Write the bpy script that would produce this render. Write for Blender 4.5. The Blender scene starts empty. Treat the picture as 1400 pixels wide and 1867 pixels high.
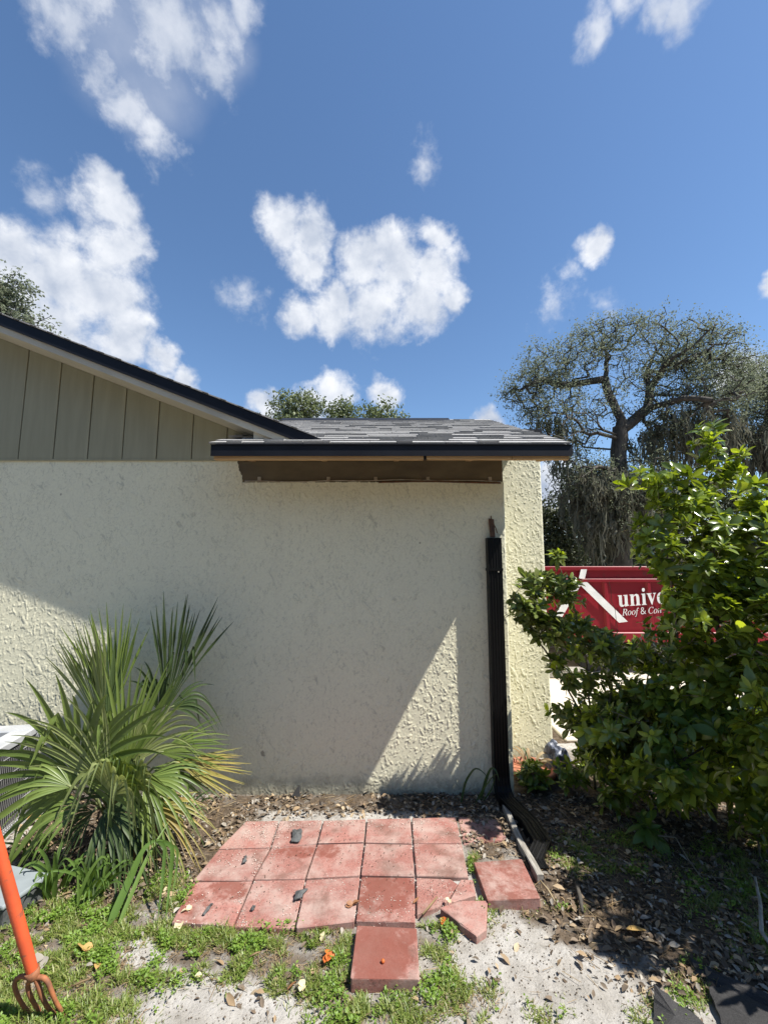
import bpy, bmesh, math, random
import numpy as np
from mathutils import Vector, Matrix

rng = np.random.default_rng(7)
random.seed(7)
scene = bpy.context.scene
COL = scene.collection

# ---------------------------------------------------------------- camera
F, TH, H = 780.0, math.radians(6.9), 1.7          # focal length in photo pixels, upward tilt, eye height
cam_d = bpy.data.cameras.new('camera')
cam = bpy.data.objects.new('camera', cam_d)
COL.objects.link(cam)
cam.location = (0, 0, H)
cam.rotation_euler = (math.radians(90) + TH, 0, 0)
cam_d.sensor_fit = 'HORIZONTAL'
cam_d.sensor_width = 36.0
cam_d.lens = 36.0 * F / 1400.0
cam_d.clip_start = 0.05
cam_d.clip_end = 3000
scene.camera = cam

# ---------------------------------------------------------------- light and exposure
SUN = Vector((2.85, -1.0, 4.72)).normalized()       # towards the sun: high, right, a little behind the viewer
sun_d = bpy.data.lights.new('sun', 'SUN')
sun_d.energy = 5.0
sun_d.angle = math.radians(0.53)
sun_d.color = (1.0, 0.955, 0.88)
sun = bpy.data.objects.new('sun', sun_d)
COL.objects.link(sun)
sun.rotation_euler = SUN.to_track_quat('Z', 'Y').to_euler()
sun.location = (6, -3, 12)

vs = scene.view_settings
scene.display_settings.display_device = 'sRGB'
vs.view_transform = 'Standard'
vs.look = 'None'
vs.exposure = 0.92
vs.gamma = 1
vs.use_curve_mapping = False
scene.render.engine = 'CYCLES'
scene.cycles.max_bounces = 8
scene.cycles.transparent_max_bounces = 8

SKY_STRENGTH = 0.092

def ray(px, py):
    u, v = (px - 700.0) / F, (933.5 - py) / F
    return np.array([u, math.cos(TH) - v * math.sin(TH), math.sin(TH) + v * math.cos(TH)])
def at(px, py, Y):
    d = ray(px, py)
    return Vector((0, 0, H)) + Vector(d * (Y / d[1]))
def G(px, py, z=0.0):
    d = ray(px, py)
    return Vector((0, 0, H)) + Vector(d * ((z - H) / d[2]))
def project(P):
    P = np.asarray(P, float)
    x, y, z = P[..., 0], P[..., 1], P[..., 2] - H
    zc = np.maximum(y * math.cos(TH) + z * math.sin(TH), 0.05)
    up = -y * math.sin(TH) + z * math.cos(TH)
    return 700 + F * x / zc, 933.5 - F * up / zc

world = bpy.data.worlds.new('World')
scene.world = world
world.use_nodes = True
def build_world():
    nt = world.node_tree
    N, L = nt.nodes, nt.links
    N.clear()
    out = N.new('ShaderNodeOutputWorld')
    sky = N.new('ShaderNodeTexSky')
    sky.sky_type = 'NISHITA'
    sky.sun_disc = False
    sky.sun_elevation = math.asin(SUN.z)
    sky.sun_rotation = math.atan2(SUN.x, SUN.y)
    sky.altitude = 0
    sky.air_density = 1.0
    sky.dust_density = 0.2
    sky.ozone_density = 2.6
    tc = N.new('ShaderNodeTexCoord')
    nrm = N.new('ShaderNodeVectorMath'); nrm.operation = 'NORMALIZE'
    L.new(tc.outputs['Generated'], nrm.inputs[0])
    D = nrm.outputs[0]
    def math_(op, a, b=None, c=None, clamp=False):
        n = N.new('ShaderNodeMath'); n.operation = op; n.use_clamp = clamp
        for i, v in enumerate((a, b, c)):
            if v is None: continue
            if isinstance(v, (int, float)): n.inputs[i].default_value = v
            else: L.new(v, n.inputs[i])
        return n.outputs[0]
    def noise(scale, detail, rough, vec=D, dist=0.0, lac=2.0):
        n = N.new('ShaderNodeTexNoise'); n.inputs['Scale'].default_value = scale
        n.inputs['Detail'].default_value = detail; n.inputs['Roughness'].default_value = rough
        n.inputs['Distortion'].default_value = dist; n.inputs['Lacunarity'].default_value = lac
        L.new(vec, n.inputs['Vector'])
        return n
    # cumulus clouds: each is a cluster of directions; the edge is broken up by fractal noise
    warp = noise(9.0, 4, 0.6)
    sub = N.new('ShaderNodeVectorMath'); sub.operation = 'SUBTRACT'
    L.new(warp.outputs['Color'], sub.inputs[0]); sub.inputs[1].default_value = (.5, .5, .5)
    sc = N.new('ShaderNodeVectorMath'); sc.operation = 'SCALE'
    L.new(sub.outputs[0], sc.inputs[0]); sc.inputs['Scale'].default_value = 0.07
    add = N.new('ShaderNodeVectorMath'); add.operation = 'ADD'
    L.new(D, add.inputs[0]); L.new(sc.outputs[0], add.inputs[1])
    W = add.outputs[0]
    def field(blobs):
        cur = None
        for px, py, r in blobs:
            d = ray(px, py); c = d / np.linalg.norm(d)
            cosang = 1 / np.linalg.norm(d)
            ra = r / F * cosang ** 1.5
            n = N.new('ShaderNodeVectorMath'); n.operation = 'DISTANCE'
            L.new(W, n.inputs[0]); n.inputs[1].default_value = tuple(c)
            v = math_('MULTIPLY_ADD', n.outputs['Value'], -1 / ra, 1.0)
            cur = v if cur is None else math_('MAXIMUM', cur, v)
        return cur
    solid = field([(20, 470, 95), (105, 500, 105), (185, 322, 48), (205, 385, 72), (215, 455, 75), (190, 540, 95), (90, 600, 130),
                   (225, 610, 75), (290, 650, 48), (-60, 520, 130), (330, 690, 30),
                   (515, 405, 58), (560, 425, 58), (560, 480, 55), (660, 470, 62), (720, 480, 75), (790, 500, 62), (795, 432, 36),
                   (600, 575, 58), (550, 580, 48), (680, 560, 75), (770, 555, 66), (825, 540, 34), (620, 545, 45),
                   (1082, 452, 38), (1398, 520, 28), (480, 738, 34), (610, 728, 44), (700, 720, 36), (560, 745, 40),
                   (890, 775, 30), (1350, 690, 70), (1000, 905, 90), (1180, 960, 120), (340, 720, 40)])
    thin = field([(120, 40, 90), (170, 120, 70), (230, 190, 80), (285, 245, 62), (300, 40, 150), (400, 40, 75), (390, 115, 58),
                  (440, 10, 55), (1085, 60, 46), (1205, 22, 50),
                  (1250, 10, 60), (1140, 10, 50), (150, -60, 160), (330, -80, 160)])
    faint = field([(1012, 548, 40), (445, 545, 36), (75, 358, 40), (770, 290, 34), (1095, 550, 28), (1040, 500, 26)])
    thin = math_('MAXIMUM', thin, math_('MULTIPLY', faint, 0.5))
    fb = noise(16.0, 11, 0.60, dist=0.15)
    fbm = math_('SUBTRACT', fb.outputs['Fac'], 0.5)
    fine = noise(46.0, 8, 0.62, dist=0.3)
    finm = math_('SUBTRACT', fine.outputs['Fac'], 0.5)
    # a loose cover of the same clouds over the rest of the sky
    gen = noise(2.6, 9, 0.56)
    genf = math_('MULTIPLY_ADD', gen.outputs['Fac'], 4.0, -2.75)
    # the part of the sky that the photograph shows in full is covered by the listed clouds
    ax = ray(700, 560); ax = ax / np.linalg.norm(ax)
    dn = N.new('ShaderNodeVectorMath'); dn.operation = 'DISTANCE'
    L.new(D, dn.inputs[0]); dn.inputs[1].default_value = tuple(ax)
    away = math_('MULTIPLY_ADD', dn.outputs['Value'], 4.0, -4.0, clamp=True)
    genf = math_('ADD', math_('MULTIPLY', genf, away), math_('MULTIPLY_ADD', away, 1.0, -1.0))
    # relief of the cloud bodies: the same noise sampled a little towards the sun
    def shifted(k):
        n = N.new('ShaderNodeVectorMath'); n.operation = 'ADD'
        L.new(D, n.inputs[0]); n.inputs[1].default_value = tuple(SUN * k)
        return n.outputs[0]
    fb2 = noise(16.0, 11, 0.60, vec=shifted(0.018), dist=0.15)
    bg_a = noise(6.0, 5, 0.5); bg_b = noise(6.0, 5, 0.5, vec=shifted(0.06))
    s0 = math_('MAXIMUM', solid, genf)
    s1 = math_('MULTIPLY', s0, 1.42)
    s1 = math_('MULTIPLY_ADD', fbm, 2.0, s1)
    s1 = math_('MULTIPLY_ADD', finm, 0.75, s1)
    mr = N.new('ShaderNodeMapRange'); mr.interpolation_type = 'SMOOTHSTEP'
    L.new(s1, mr.inputs['Value']); mr.inputs['From Min'].default_value = -0.08; mr.inputs['From Max'].default_value = 0.92
    t = math_('MULTIPLY_ADD', fbm, 1.9, thin)
    t = math_('MULTIPLY_ADD', finm, 0.8, t)
    mt = N.new('ShaderNodeMapRange'); mt.interpolation_type = 'SMOOTHSTEP'
    L.new(t, mt.inputs['Value']); mt.inputs['From Min'].default_value = -0.12; mt.inputs['From Max'].default_value = 1.0
    mt.inputs['To Max'].default_value = 0.8
    a = math_('MAXIMUM', mr.outputs[0], mt.outputs[0])
    veil = math_('MULTIPLY_ADD', gen.outputs['Fac'], 1.0, math_('SUBTRACT', field([(235, 40, 230), (270, 150, 150), (390, 60, 120)]), 0.5))
    mv = N.new('ShaderNodeMapRange'); mv.interpolation_type = 'SMOOTHSTEP'
    L.new(veil, mv.inputs['Value']); mv.inputs['From Max'].default_value = 0.8; mv.inputs['To Max'].default_value = 0.30
    a = math_('MAXIMUM', a, mv.outputs[0])
    rel = math_('SUBTRACT', fb.outputs['Fac'], fb2.outputs['Fac'])
    relb = math_('SUBTRACT', bg_a.outputs['Fac'], bg_b.outputs['Fac'])
    br = math_('MULTIPLY_ADD', rel, 0.9, 0.70)
    br = math_('MULTIPLY_ADD', relb, 1.5, br)
    core = math_('MULTIPLY', s0, 0.22, clamp=True)          # thick middles are greyer
    br = math_('SUBTRACT', br, core)
    br = math_('MULTIPLY_ADD', mt.outputs[0], -0.16, br, clamp=True)
    cr = N.new('ShaderNodeMix'); cr.data_type = 'RGBA'
    L.new(br, cr.inputs['Factor'])
    cr.inputs['A'].default_value = (0.20, 0.245, 0.33, 1)
    cr.inputs['B'].default_value = (0.56, 0.57, 0.59, 1)
    bg1 = N.new('ShaderNodeBackground'); bg1.inputs['Strength'].default_value = SKY_STRENGTH
    hs = N.new('ShaderNodeHueSaturation'); hs.inputs['Saturation'].default_value = 1.09
    L.new(sky.outputs[0], hs.inputs['Color'])
    L.new(hs.outputs[0], bg1.inputs['Color'])
    bg2 = N.new('ShaderNodeBackground'); bg2.inputs['Strength'].default_value = 1.0
    L.new(cr.outputs['Result'], bg2.inputs['Color'])
    mix = N.new('ShaderNodeMixShader')
    L.new(a, mix.inputs['Fac']); L.new(bg1.outputs[0], mix.inputs[1]); L.new(bg2.outputs[0], mix.inputs[2])
    L.new(mix.outputs[0], out.inputs['Surface'])
build_world()

# ---------------------------------------------------------------- helpers
_perm = np.random.default_rng(3).permutation(256)
_perm = np.concatenate([_perm, _perm, _perm])
_ang = np.random.default_rng(4).uniform(0, 2 * np.pi, 256)
_gx, _gy = np.cos(_ang), np.sin(_ang)
def noise2(x, y, seed=0):
    x = np.asarray(x, float) + seed * 37.17; y = np.asarray(y, float) + seed * 11.73
    xi = np.floor(x).astype(int); yi = np.floor(y).astype(int)
    xf = x - xi; yf = y - yi
    u = xf ** 3 * (xf * (xf * 6 - 15) + 10); v = yf ** 3 * (yf * (yf * 6 - 15) + 10)
    def g(ix, iy, dx, dy):
        h = _perm[_perm[ix & 255] + (iy & 255)]
        return _gx[h] * dx + _gy[h] * dy
    a = g(xi, yi, xf, yf); b = g(xi + 1, yi, xf - 1, yf)
    c = g(xi, yi + 1, xf, yf - 1); d = g(xi + 1, yi + 1, xf - 1, yf - 1)
    return (a + u * (b - a)) * (1 - v) + (c + u * (d - c)) * v
def fbm2(x, y, seed=0, oct=4, rough=.5):
    s, a, f = 0, 1.0, 1.0
    for i in range(oct):
        s = s + a * noise2(x * f, y * f, seed + i * 5); a *= rough; f *= 2.03
    return s
def sstep(a, b, x):
    t = np.clip((x - a) / (b - a), 0, 1)
    return t * t * (3 - 2 * t)

def mesh_np(name, V, Fc, smooth=False):
    """a mesh from numpy vertices and faces that all have the same number of corners"""
    V = np.asarray(V, np.float32); Fc = np.asarray(Fc, np.int32)
    k = Fc.shape[1]
    me = bpy.data.meshes.new(name)
    me.vertices.add(len(V)); me.vertices.foreach_set('co', V.ravel())
    me.loops.add(Fc.size); me.loops.foreach_set('vertex_index', Fc.ravel())
    me.polygons.add(len(Fc))
    me.polygons.foreach_set('loop_start', np.arange(0, Fc.size, k, dtype=np.int32))
    me.polygons.foreach_set('loop_total', np.full(len(Fc), k, np.int32))
    if smooth: me.polygons.foreach_set('use_smooth', np.ones(len(Fc), bool))
    me.update(calc_edges=True)
    return me
def link(name, me, mats=None, parent=None, kind=None):
    o = bpy.data.objects.new(name, me)
    COL.objects.link(o)
    if mats is not None and me is not None:
        if not isinstance(mats, (list, tuple)): mats = [mats]
        if len(me.materials) == 0:
            for m in mats: me.materials.append(m)
    if parent is not None: o.parent = parent
    if kind: o['kind'] = kind
    return o
def thing(name, label, cat, loc=(0, 0, 0), group=None):
    o = bpy.data.objects.new(name, None)
    COL.objects.link(o)
    o.empty_display_size = 0.1
    o.location = loc
    o['label'] = label; o['category'] = cat
    if group: o['group'] = group
    return o
def tag(o, label, cat, group=None):
    o['label'] = label; o['category'] = cat
    if group: o['group'] = group
    return o
def keep(o):
    """a child written in world coordinates: undo the parent's placement"""
    o.matrix_parent_inverse = o.parent.matrix_basis.inverted()
    return o
def part(name, me, mats, parent, kind=None):
    o = link(name, me, mats, parent, kind)
    return keep(o)
class MB:
    """collects boxes, prisms and tubes into one mesh"""
    def __init__(s): s.bm = bmesh.new()
    def box(s, a, b, M=None):
        a, b = Vector(a), Vector(b)
        vs_ = [s.bm.verts.new(((a.x, b.x)[i & 1], (a.y, b.y)[(i >> 1) & 1], (a.z, b.z)[(i >> 2) & 1])) for i in range(8)]
        for f in ((0, 2, 3, 1), (4, 5, 7, 6), (0, 1, 5, 4), (2, 6, 7, 3), (0, 4, 6, 2), (1, 3, 7, 5)):
            s.bm.faces.new([vs_[i] for i in f])
        if M is not None: bmesh.ops.transform(s.bm, matrix=M, verts=vs_)
        return s
    def prism(s, pts, off):
        """polygon pts extruded along off"""
        off = Vector(off); pts = [Vector(p) for p in pts]; n = len(pts)
        a = [s.bm.verts.new(p) for p in pts]; b = [s.bm.verts.new(p + off) for p in pts]
        s.bm.faces.new(a); s.bm.faces.new(b[::-1])
        for i in range(n): s.bm.faces.new([a[i], b[i], b[(i + 1) % n], a[(i + 1) % n]])
        return s
    def tube(s, pts, rad, k=8, cap=True):
        V, Fq = tube_arrays([np.array(p, float) for p in pts], rad if hasattr(rad, '__len__') else [rad] * len(pts), k)
        vv = [s.bm.verts.new(p) for p in V]
        for f in Fq:
            fc = s.bm.faces.new([vv[i] for i in f]); fc.smooth = True
        if cap:
            s.bm.faces.new(vv[:k][::-1]); s.bm.faces.new(vv[-k:])
        return s
    def quad(s, *p):
        s.bm.faces.new([s.bm.verts.new(q) for q in p]); return s
    def mesh(s, name, bevel=0, seg=1, smooth=False):
        bmesh.ops.recalc_face_normals(s.bm, faces=s.bm.faces)
        if bevel:
            bmesh.ops.bevel(s.bm, geom=[e for e in s.bm.edges if e.is_manifold and e.calc_face_angle(0) > .5], offset=bevel, segments=seg, affect='EDGES', profile=.5)
        me = bpy.data.meshes.new(name); s.bm.to_mesh(me); s.bm.free()
        if smooth:
            for p in me.polygons: p.use_smooth = True
        return me
def tube_arrays(P, R, k=6):
    P = np.array(P, float); n = len(P)
    T = np.gradient(P, axis=0); T /= np.linalg.norm(T, axis=1)[:, None] + 1e-9
    ref = np.array([.31, .87, .21]); 
    if abs(np.dot(T.mean(0), ref)) > .85 * np.linalg.norm(T.mean(0)): ref = np.array([.9, -.1, .3])
    A = np.cross(T, ref); A /= np.linalg.norm(A, axis=1)[:, None] + 1e-9
    B = np.cross(T, A)
    th = np.linspace(0, 2 * np.pi, k, endpoint=False)
    V = P[:, None] + np.array(R, float)[:, None, None] * (np.cos(th)[None, :, None] * A[:, None] + np.sin(th)[None, :, None] * B[:, None])
    Fq = []
    for i in range(n - 1):
        for j in range(k):
            Fq.append((i * k + j, i * k + (j + 1) % k, (i + 1) * k + (j + 1) % k, (i + 1) * k + j))
    return V.reshape(-1, 3), Fq

# ---------------------------------------------------------------- materials
def nodes(name):
    m = bpy.data.materials.new(name); m.use_nodes = True
    nt = m.node_tree
    return m, nt, nt.nodes, nt.links, nt.nodes['Principled BSDF']
def tnoise(nt, scale, detail=5, rough=.55, coord='Object', dist=0, vec=None, stretch=None):
    tc = nt.nodes.new('ShaderNodeTexCoord')
    n = nt.nodes.new('ShaderNodeTexNoise')
    n.inputs['Scale'].default_value = scale; n.inputs['Detail'].default_value = detail
    n.inputs['Roughness'].default_value = rough; n.inputs['Distortion'].default_value = dist
    src = vec if vec is not None else tc.outputs[coord]
    if stretch:
        mp = nt.nodes.new('ShaderNodeMapping'); mp.inputs['Scale'].default_value = stretch
        nt.links.new(src, mp.inputs['Vector']); src = mp.outputs[0]
    nt.links.new(src, n.inputs['Vector'])
    return n
def ramp(nt, src, stops):
    r = nt.nodes.new('ShaderNodeValToRGB')
    while len(r.color_ramp.elements) < len(stops): r.color_ramp.elements.new(.5)
    for e, (p, c) in zip(r.color_ramp.elements, stops):
        e.position = p; e.color = (*c, 1) if len(c) == 3 else c
    nt.links.new(src, r.inputs['Fac'])
    return r.outputs['Color']
def mixc(nt, fac, a, b, mode='MIX'):
    m = nt.nodes.new('ShaderNodeMix'); m.data_type = 'RGBA'; m.blend_type = mode
    for inp, v in (('Factor', fac), ('A', a), ('B', b)):
        if isinstance(v, (int, float)): m.inputs[inp].default_value = v
        elif isinstance(v, tuple): m.inputs[inp].default_value = (*v, 1)
        else: nt.links.new(v, m.inputs[inp])
    return m.outputs['Result']
def bump(nt, b, src, strength=.3, dist=.01):
    n = nt.nodes.new('ShaderNodeBump'); n.inputs['Strength'].default_value = strength; n.inputs['Distance'].default_value = dist
    nt.links.new(src, n.inputs['Height']); nt.links.new(n.outputs[0], b.inputs['Normal'])
def mat(name, c1, c2=None, scale=8, rough=.7, detail=6, bstr=0, bdist=.004, metal=0, spec=.5, coord='Object', spots=None, lo=.35, hi=.65, stretch=None, bscale=None, rnd=0):
    m, nt, N, L, b = nodes(name)
    c2 = c2 or tuple(x * .75 for x in c1)
    n = tnoise(nt, scale, detail, coord=coord, stretch=stretch)
    col = ramp(nt, n.outputs['Fac'], [(lo, c1), (hi, c2)])
    if spots:
        sc_, thr, sc_col = spots
        n2 = tnoise(nt, sc_, 4, coord=coord)
        f = nt.nodes.new('ShaderNodeMapRange'); L.new(n2.outputs['Fac'], f.inputs['Value'])
        f.inputs['From Min'].default_value = thr; f.inputs['From Max'].default_value = thr + .06
        col = mixc(nt, f.outputs[0], col, sc_col)
    if rnd:
        oi = N.new('ShaderNodeObjectInfo')
        mr = N.new('ShaderNodeMapRange'); L.new(oi.outputs['Random'], mr.inputs['Value'])
        mr.inputs['To Min'].default_value = 1 - rnd; mr.inputs['To Max'].default_value = 1 + rnd
        hs = N.new('ShaderNodeHueSaturation'); L.new(mr.outputs[0], hs.inputs['Value']); L.new(col, hs.inputs['Color'])
        col = hs.outputs[0]
    L.new(col, b.inputs['Base Color'])
    b.inputs['Roughness'].default_value = rough; b.inputs['Metallic'].default_value = metal
    b.inputs['Specular IOR Level'].default_value = spec
    if bstr:
        nb = tnoise(nt, bscale or scale * 5, 5, coord=coord, stretch=stretch)
        bump(nt, b, nb.outputs['Fac'], bstr, bdist)
    return m
def leafmat(name, cols, rough=.4, trans=.35, tcol=None, spec=.5, obj_rnd=True):
    """leaf: a thin sheet that reflects and lets light through; hue varies from leaf to leaf"""
    m, nt, N, L, b = nodes(name)
    geo = N.new('ShaderNodeNewGeometry')
    oi = N.new('ShaderNodeObjectInfo')
    ad = N.new('ShaderNodeMath'); ad.operation = 'ADD'
    L.new(geo.outputs['Random Per Island'], ad.inputs[0]); L.new(oi.outputs['Random'], ad.inputs[1])
    fr = N.new('ShaderNodeMath'); fr.operation = 'FRACT'; L.new(ad.outputs[0], fr.inputs[0])
    k = len(cols)
    if k == 1: cols, k = list(cols) * 2, 2
    col = ramp(nt, fr.outputs[0], [(i / max(k - 1, 1), c) for i, c in enumerate(cols)])
    nz = tnoise(nt, 30, 3)
    col = mixc(nt, nz.outputs['Fac'], col, mixc(nt, .5, col, (0, 0, 0)), 'MIX') if False else col
    L.new(col, b.inputs['Base Color'])
    b.inputs['Roughness'].default_value = rough
    b.inputs['Specular IOR Level'].default_value = spec
    tr = N.new('ShaderNodeBsdfTranslucent')
    hs = N.new('ShaderNodeHueSaturation'); L.new(col, hs.inputs['Color'])
    hs.inputs['Hue'].default_value = .485; hs.inputs['Saturation'].default_value = 1.15; hs.inputs['Value'].default_value = 1.5
    L.new(hs.outputs[0], tr.inputs['Color'])
    mx = N.new('ShaderNodeMixShader'); mx.inputs['Fac'].default_value = trans
    L.new(b.outputs[0], mx.inputs[1]); L.new(tr.outputs[0], mx.inputs[2])
    L.new(mx.outputs[0], N['Material Output'].inputs['Surface'])
    return m

def stucco_material():
    m, nt, N, L, b = nodes('cream_stucco')
    n = tnoise(nt, 1.3, 6, .6)
    col = ramp(nt, n.outputs['Fac'], [(.3, (.775, .742, .548)), (.7, (.72, .69, .515))])
    n2 = tnoise(nt, 55, 5, .6)
    col = mixc(nt, .25, col, ramp(nt, n2.outputs['Fac'], [(.3, (.52, .49, .365)), (.62, (.79, .757, .565))]))
    # splash dirt near the ground and rain streaks, real stains with their own shape
    tc = N.new('ShaderNodeTexCoord')
    sep = N.new('ShaderNodeSeparateXYZ'); L.new(tc.outputs['Object'], sep.inputs[0])
    n3 = tnoise(nt, 14, 6, .65)
    ma = N.new('ShaderNodeMath'); ma.operation = 'MULTIPLY_ADD'; L.new(n3.outputs['Fac'], ma.inputs[0]); ma.inputs[1].default_value = -.22
    L.new(sep.outputs['Z'], ma.inputs[2])
    mr = N.new('ShaderNodeMapRange'); L.new(ma.outputs[0], mr.inputs['Value'])
    mr.inputs['From Min'].default_value = -.12; mr.inputs['From Max'].default_value = 0.03
    mr.inputs['To Min'].default_value = .75; mr.inputs['To Max'].default_value = 0
    col = mixc(nt, mr.outputs[0], col, (.16, .14, .11))
    n4 = tnoise(nt, 4, 5, .6, stretch=(3.5, 1, .35))
    mr2 = N.new('ShaderNodeMapRange'); L.new(n4.outputs['Fac'], mr2.inputs['Value'])
    mr2.inputs['From Min'].default_value = .56; mr2.inputs['From Max'].default_value = .8; mr2.inputs['To Max'].default_value = .14
    col = mixc(nt, mr2.outputs[0], col, (.46, .43, .36))
    n5 = tnoise(nt, 9, 3, .5)
    mr3 = N.new('ShaderNodeMapRange'); L.new(n5.outputs['Fac'], mr3.inputs['Value'])
    mr3.inputs['From Min'].default_value = .74; mr3.inputs['From Max'].default_value = .77; mr3.inputs['To Max'].default_value = .7
    col = mixc(nt, mr3.outputs[0], col, (.2, .17, .13))
    # shade painted along the dab edges so the relief reads more strongly
    gr = N.new('ShaderNodeAttribute'); gr.attribute_name = 'edge_shade'
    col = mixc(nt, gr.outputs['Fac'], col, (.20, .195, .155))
    L.new(col, b.inputs['Base Color'])
    b.inputs['Roughness'].default_value = .85; b.inputs['Specular IOR Level'].default_value = .25
    nb = tnoise(nt, 160, 4, .6)
    bump(nt, b, nb.outputs['Fac'], .35, .002)
    return m
M = {}
M['stucco'] = stucco_material()
M['siding'] = mat('tan_siding', (.315, .30, .20), (.275, .262, .172), scale=3, rough=.65, stretch=(6, 6, .6), bstr=.15, bdist=.002, bscale=22, rnd=.04)
M['trim'] = mat('beige_trim', (.50, .46, .36), (.42, .385, .30), scale=4, rough=.6, bstr=.1)
M['gap'] = mat('dark_gap', (.03, .026, .02), rough=.9)
M['black_metal'] = mat('black_drip_edge', (.005, .0055, .009), (.008, .009, .013), scale=6, rough=.5, spec=.25, bstr=.05)
M['wood'] = mat('raw_pine', (.52, .33, .15), (.40, .235, .10), scale=5, rough=.75, stretch=(.5, 6, 9), bstr=.15, bdist=.002)
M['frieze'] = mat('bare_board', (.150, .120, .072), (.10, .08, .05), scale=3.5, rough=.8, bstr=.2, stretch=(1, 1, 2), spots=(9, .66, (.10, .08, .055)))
M['galv'] = mat('pale_metal', (.45, .41, .33), (.28, .22, .15), scale=20, rough=.5, metal=.3)
M['rust'] = mat('rusty_steel', (.16, .075, .035), (.07, .04, .025), scale=30, rough=.8, bstr=.3)
M['downspout'] = mat('black_aluminium', (.0028, .003, .0036), (.0045, .0046, .005), scale=5, rough=.45, spec=.2, spots=(24, .77, (.05, .048, .045)))
M['old_strip'] = mat('weathered_strip', (.36, .34, .30), (.19, .175, .15), scale=12, rough=.8, bstr=.3, stretch=(5, 1, 5))
def shingle_mat(name, c):
    m, nt, N, L, b = nodes(name)
    n = tnoise(nt, 260, 3, .7)
    col = ramp(nt, n.outputs['Fac'], [(.3, tuple(x * .55 for x in c)), (.5, c), (.72, tuple(min(1, x * 1.7) for x in c))])
    n2 = tnoise(nt, 6, 4)
    col = mixc(nt, ramp(nt, n2.outputs['Fac'], [(.35, (0, 0, 0)), (.7, (.45, .45, .45))]), col, tuple(x * .6 for x in c))
    L.new(col, b.inputs['Base Color']); b.inputs['Roughness'].default_value = .8; b.inputs['Specular IOR Level'].default_value = .3
    bump(nt, b, n.outputs['Fac'], .6, .003)
    return m
M['shingle_a'] = shingle_mat('charcoal_shingle', (.30, .295, .285))
M['shingle_b'] = shingle_mat('mid_grey_shingle', (.33, .325, .315))
M['shingle_c'] = shingle_mat('dark_shingle', (.265, .26, .255))
M['felt'] = shingle_mat('torn_felt', (.035, .034, .034))
def paver_material():
    m, nt, N, L, b = nodes('red_concrete_paver')
    oi = N.new('ShaderNodeObjectInfo')
    tc = N.new('ShaderNodeTexCoord')
    off = N.new('ShaderNodeVectorMath'); off.operation = 'MULTIPLY_ADD'
    cmb = N.new('ShaderNodeCombineXYZ')
    for i in range(3): L.new(oi.outputs['Random'], cmb.inputs[i])
    L.new(cmb.outputs[0], off.inputs[0]); off.inputs[1].default_value = (31, 57, 13); L.new(tc.outputs['Object'], off.inputs[2])
    V = off.outputs[0]
    n = tnoise(nt, 7, 6, .6, vec=V)
    col = ramp(nt, n.outputs['Fac'], [(.3, (.26, .100, .080)), (.55, (.31, .138, .112)), (.75, (.36, .19, .158))])
    # per-paver fading
    mr = N.new('ShaderNodeMapRange'); L.new(oi.outputs['Random'], mr.inputs['Value']); mr.inputs['To Min'].default_value = .86; mr.inputs['To Max'].default_value = 1.08
    hs = N.new('ShaderNodeHueSaturation'); L.new(mr.outputs[0], hs.inputs['Value']); L.new(col, hs.inputs['Color']); hs.inputs['Saturation'].default_value = .96
    col = hs.outputs[0]
    # pits and grains
    n2 = tnoise(nt, 125, 3, .75, vec=V)
    col = mixc(nt, ramp(nt, n2.outputs['Fac'], [(.52, (0, 0, 0)), (.64, (.9, .9, .9))]), col, (.14, .07, .058))
    n6 = tnoise(nt, 105, 2, .75, vec=V)
    col = mixc(nt, ramp(nt, n6.outputs['Fac'], [(.60, (0, 0, 0)), (.74, (.6, .6, .6))]), col, (.5, .33, .28))
    # pale sandy dust in drifts
    n3 = tnoise(nt, 5.5, 8, .68, vec=V)
    col = mixc(nt, ramp(nt, n3.outputs['Fac'], [(.42, (0, 0, 0)), (.66, (.85, .85, .85))]), col, (.36, .275, .24))
    # dark organic stains
    n4 = tnoise(nt, 4.2, 7, .66, vec=V, dist=.4)
    col = mixc(nt, ramp(nt, n4.outputs['Fac'], [(.51, (0, 0, 0)), (.70, (.85, .85, .85))]), col, (.125, .066, .05))
    at_ = N.new('ShaderNodeAttribute'); at_.attribute_name = 'stain_shade'
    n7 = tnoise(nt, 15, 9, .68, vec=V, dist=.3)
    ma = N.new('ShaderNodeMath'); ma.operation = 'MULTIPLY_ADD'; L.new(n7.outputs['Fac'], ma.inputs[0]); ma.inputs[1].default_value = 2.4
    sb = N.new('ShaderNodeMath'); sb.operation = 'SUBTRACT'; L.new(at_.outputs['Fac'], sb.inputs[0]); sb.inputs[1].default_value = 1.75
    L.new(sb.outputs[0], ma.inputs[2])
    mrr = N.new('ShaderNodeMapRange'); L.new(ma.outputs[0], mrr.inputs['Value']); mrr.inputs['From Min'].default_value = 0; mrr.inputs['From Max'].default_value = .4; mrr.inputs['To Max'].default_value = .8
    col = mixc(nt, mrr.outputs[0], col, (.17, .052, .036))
    L.new(col, b.inputs['Base Color'])
    b.inputs['Roughness'].default_value = .9; b.inputs['Specular IOR Level'].default_value = .25
    mb_ = mixc(nt, .5, n2.outputs['Fac'], n.outputs['Fac'])
    bump(nt, b, mb_, .45, .004)
    return m
M['paver'] = paver_material()
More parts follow.
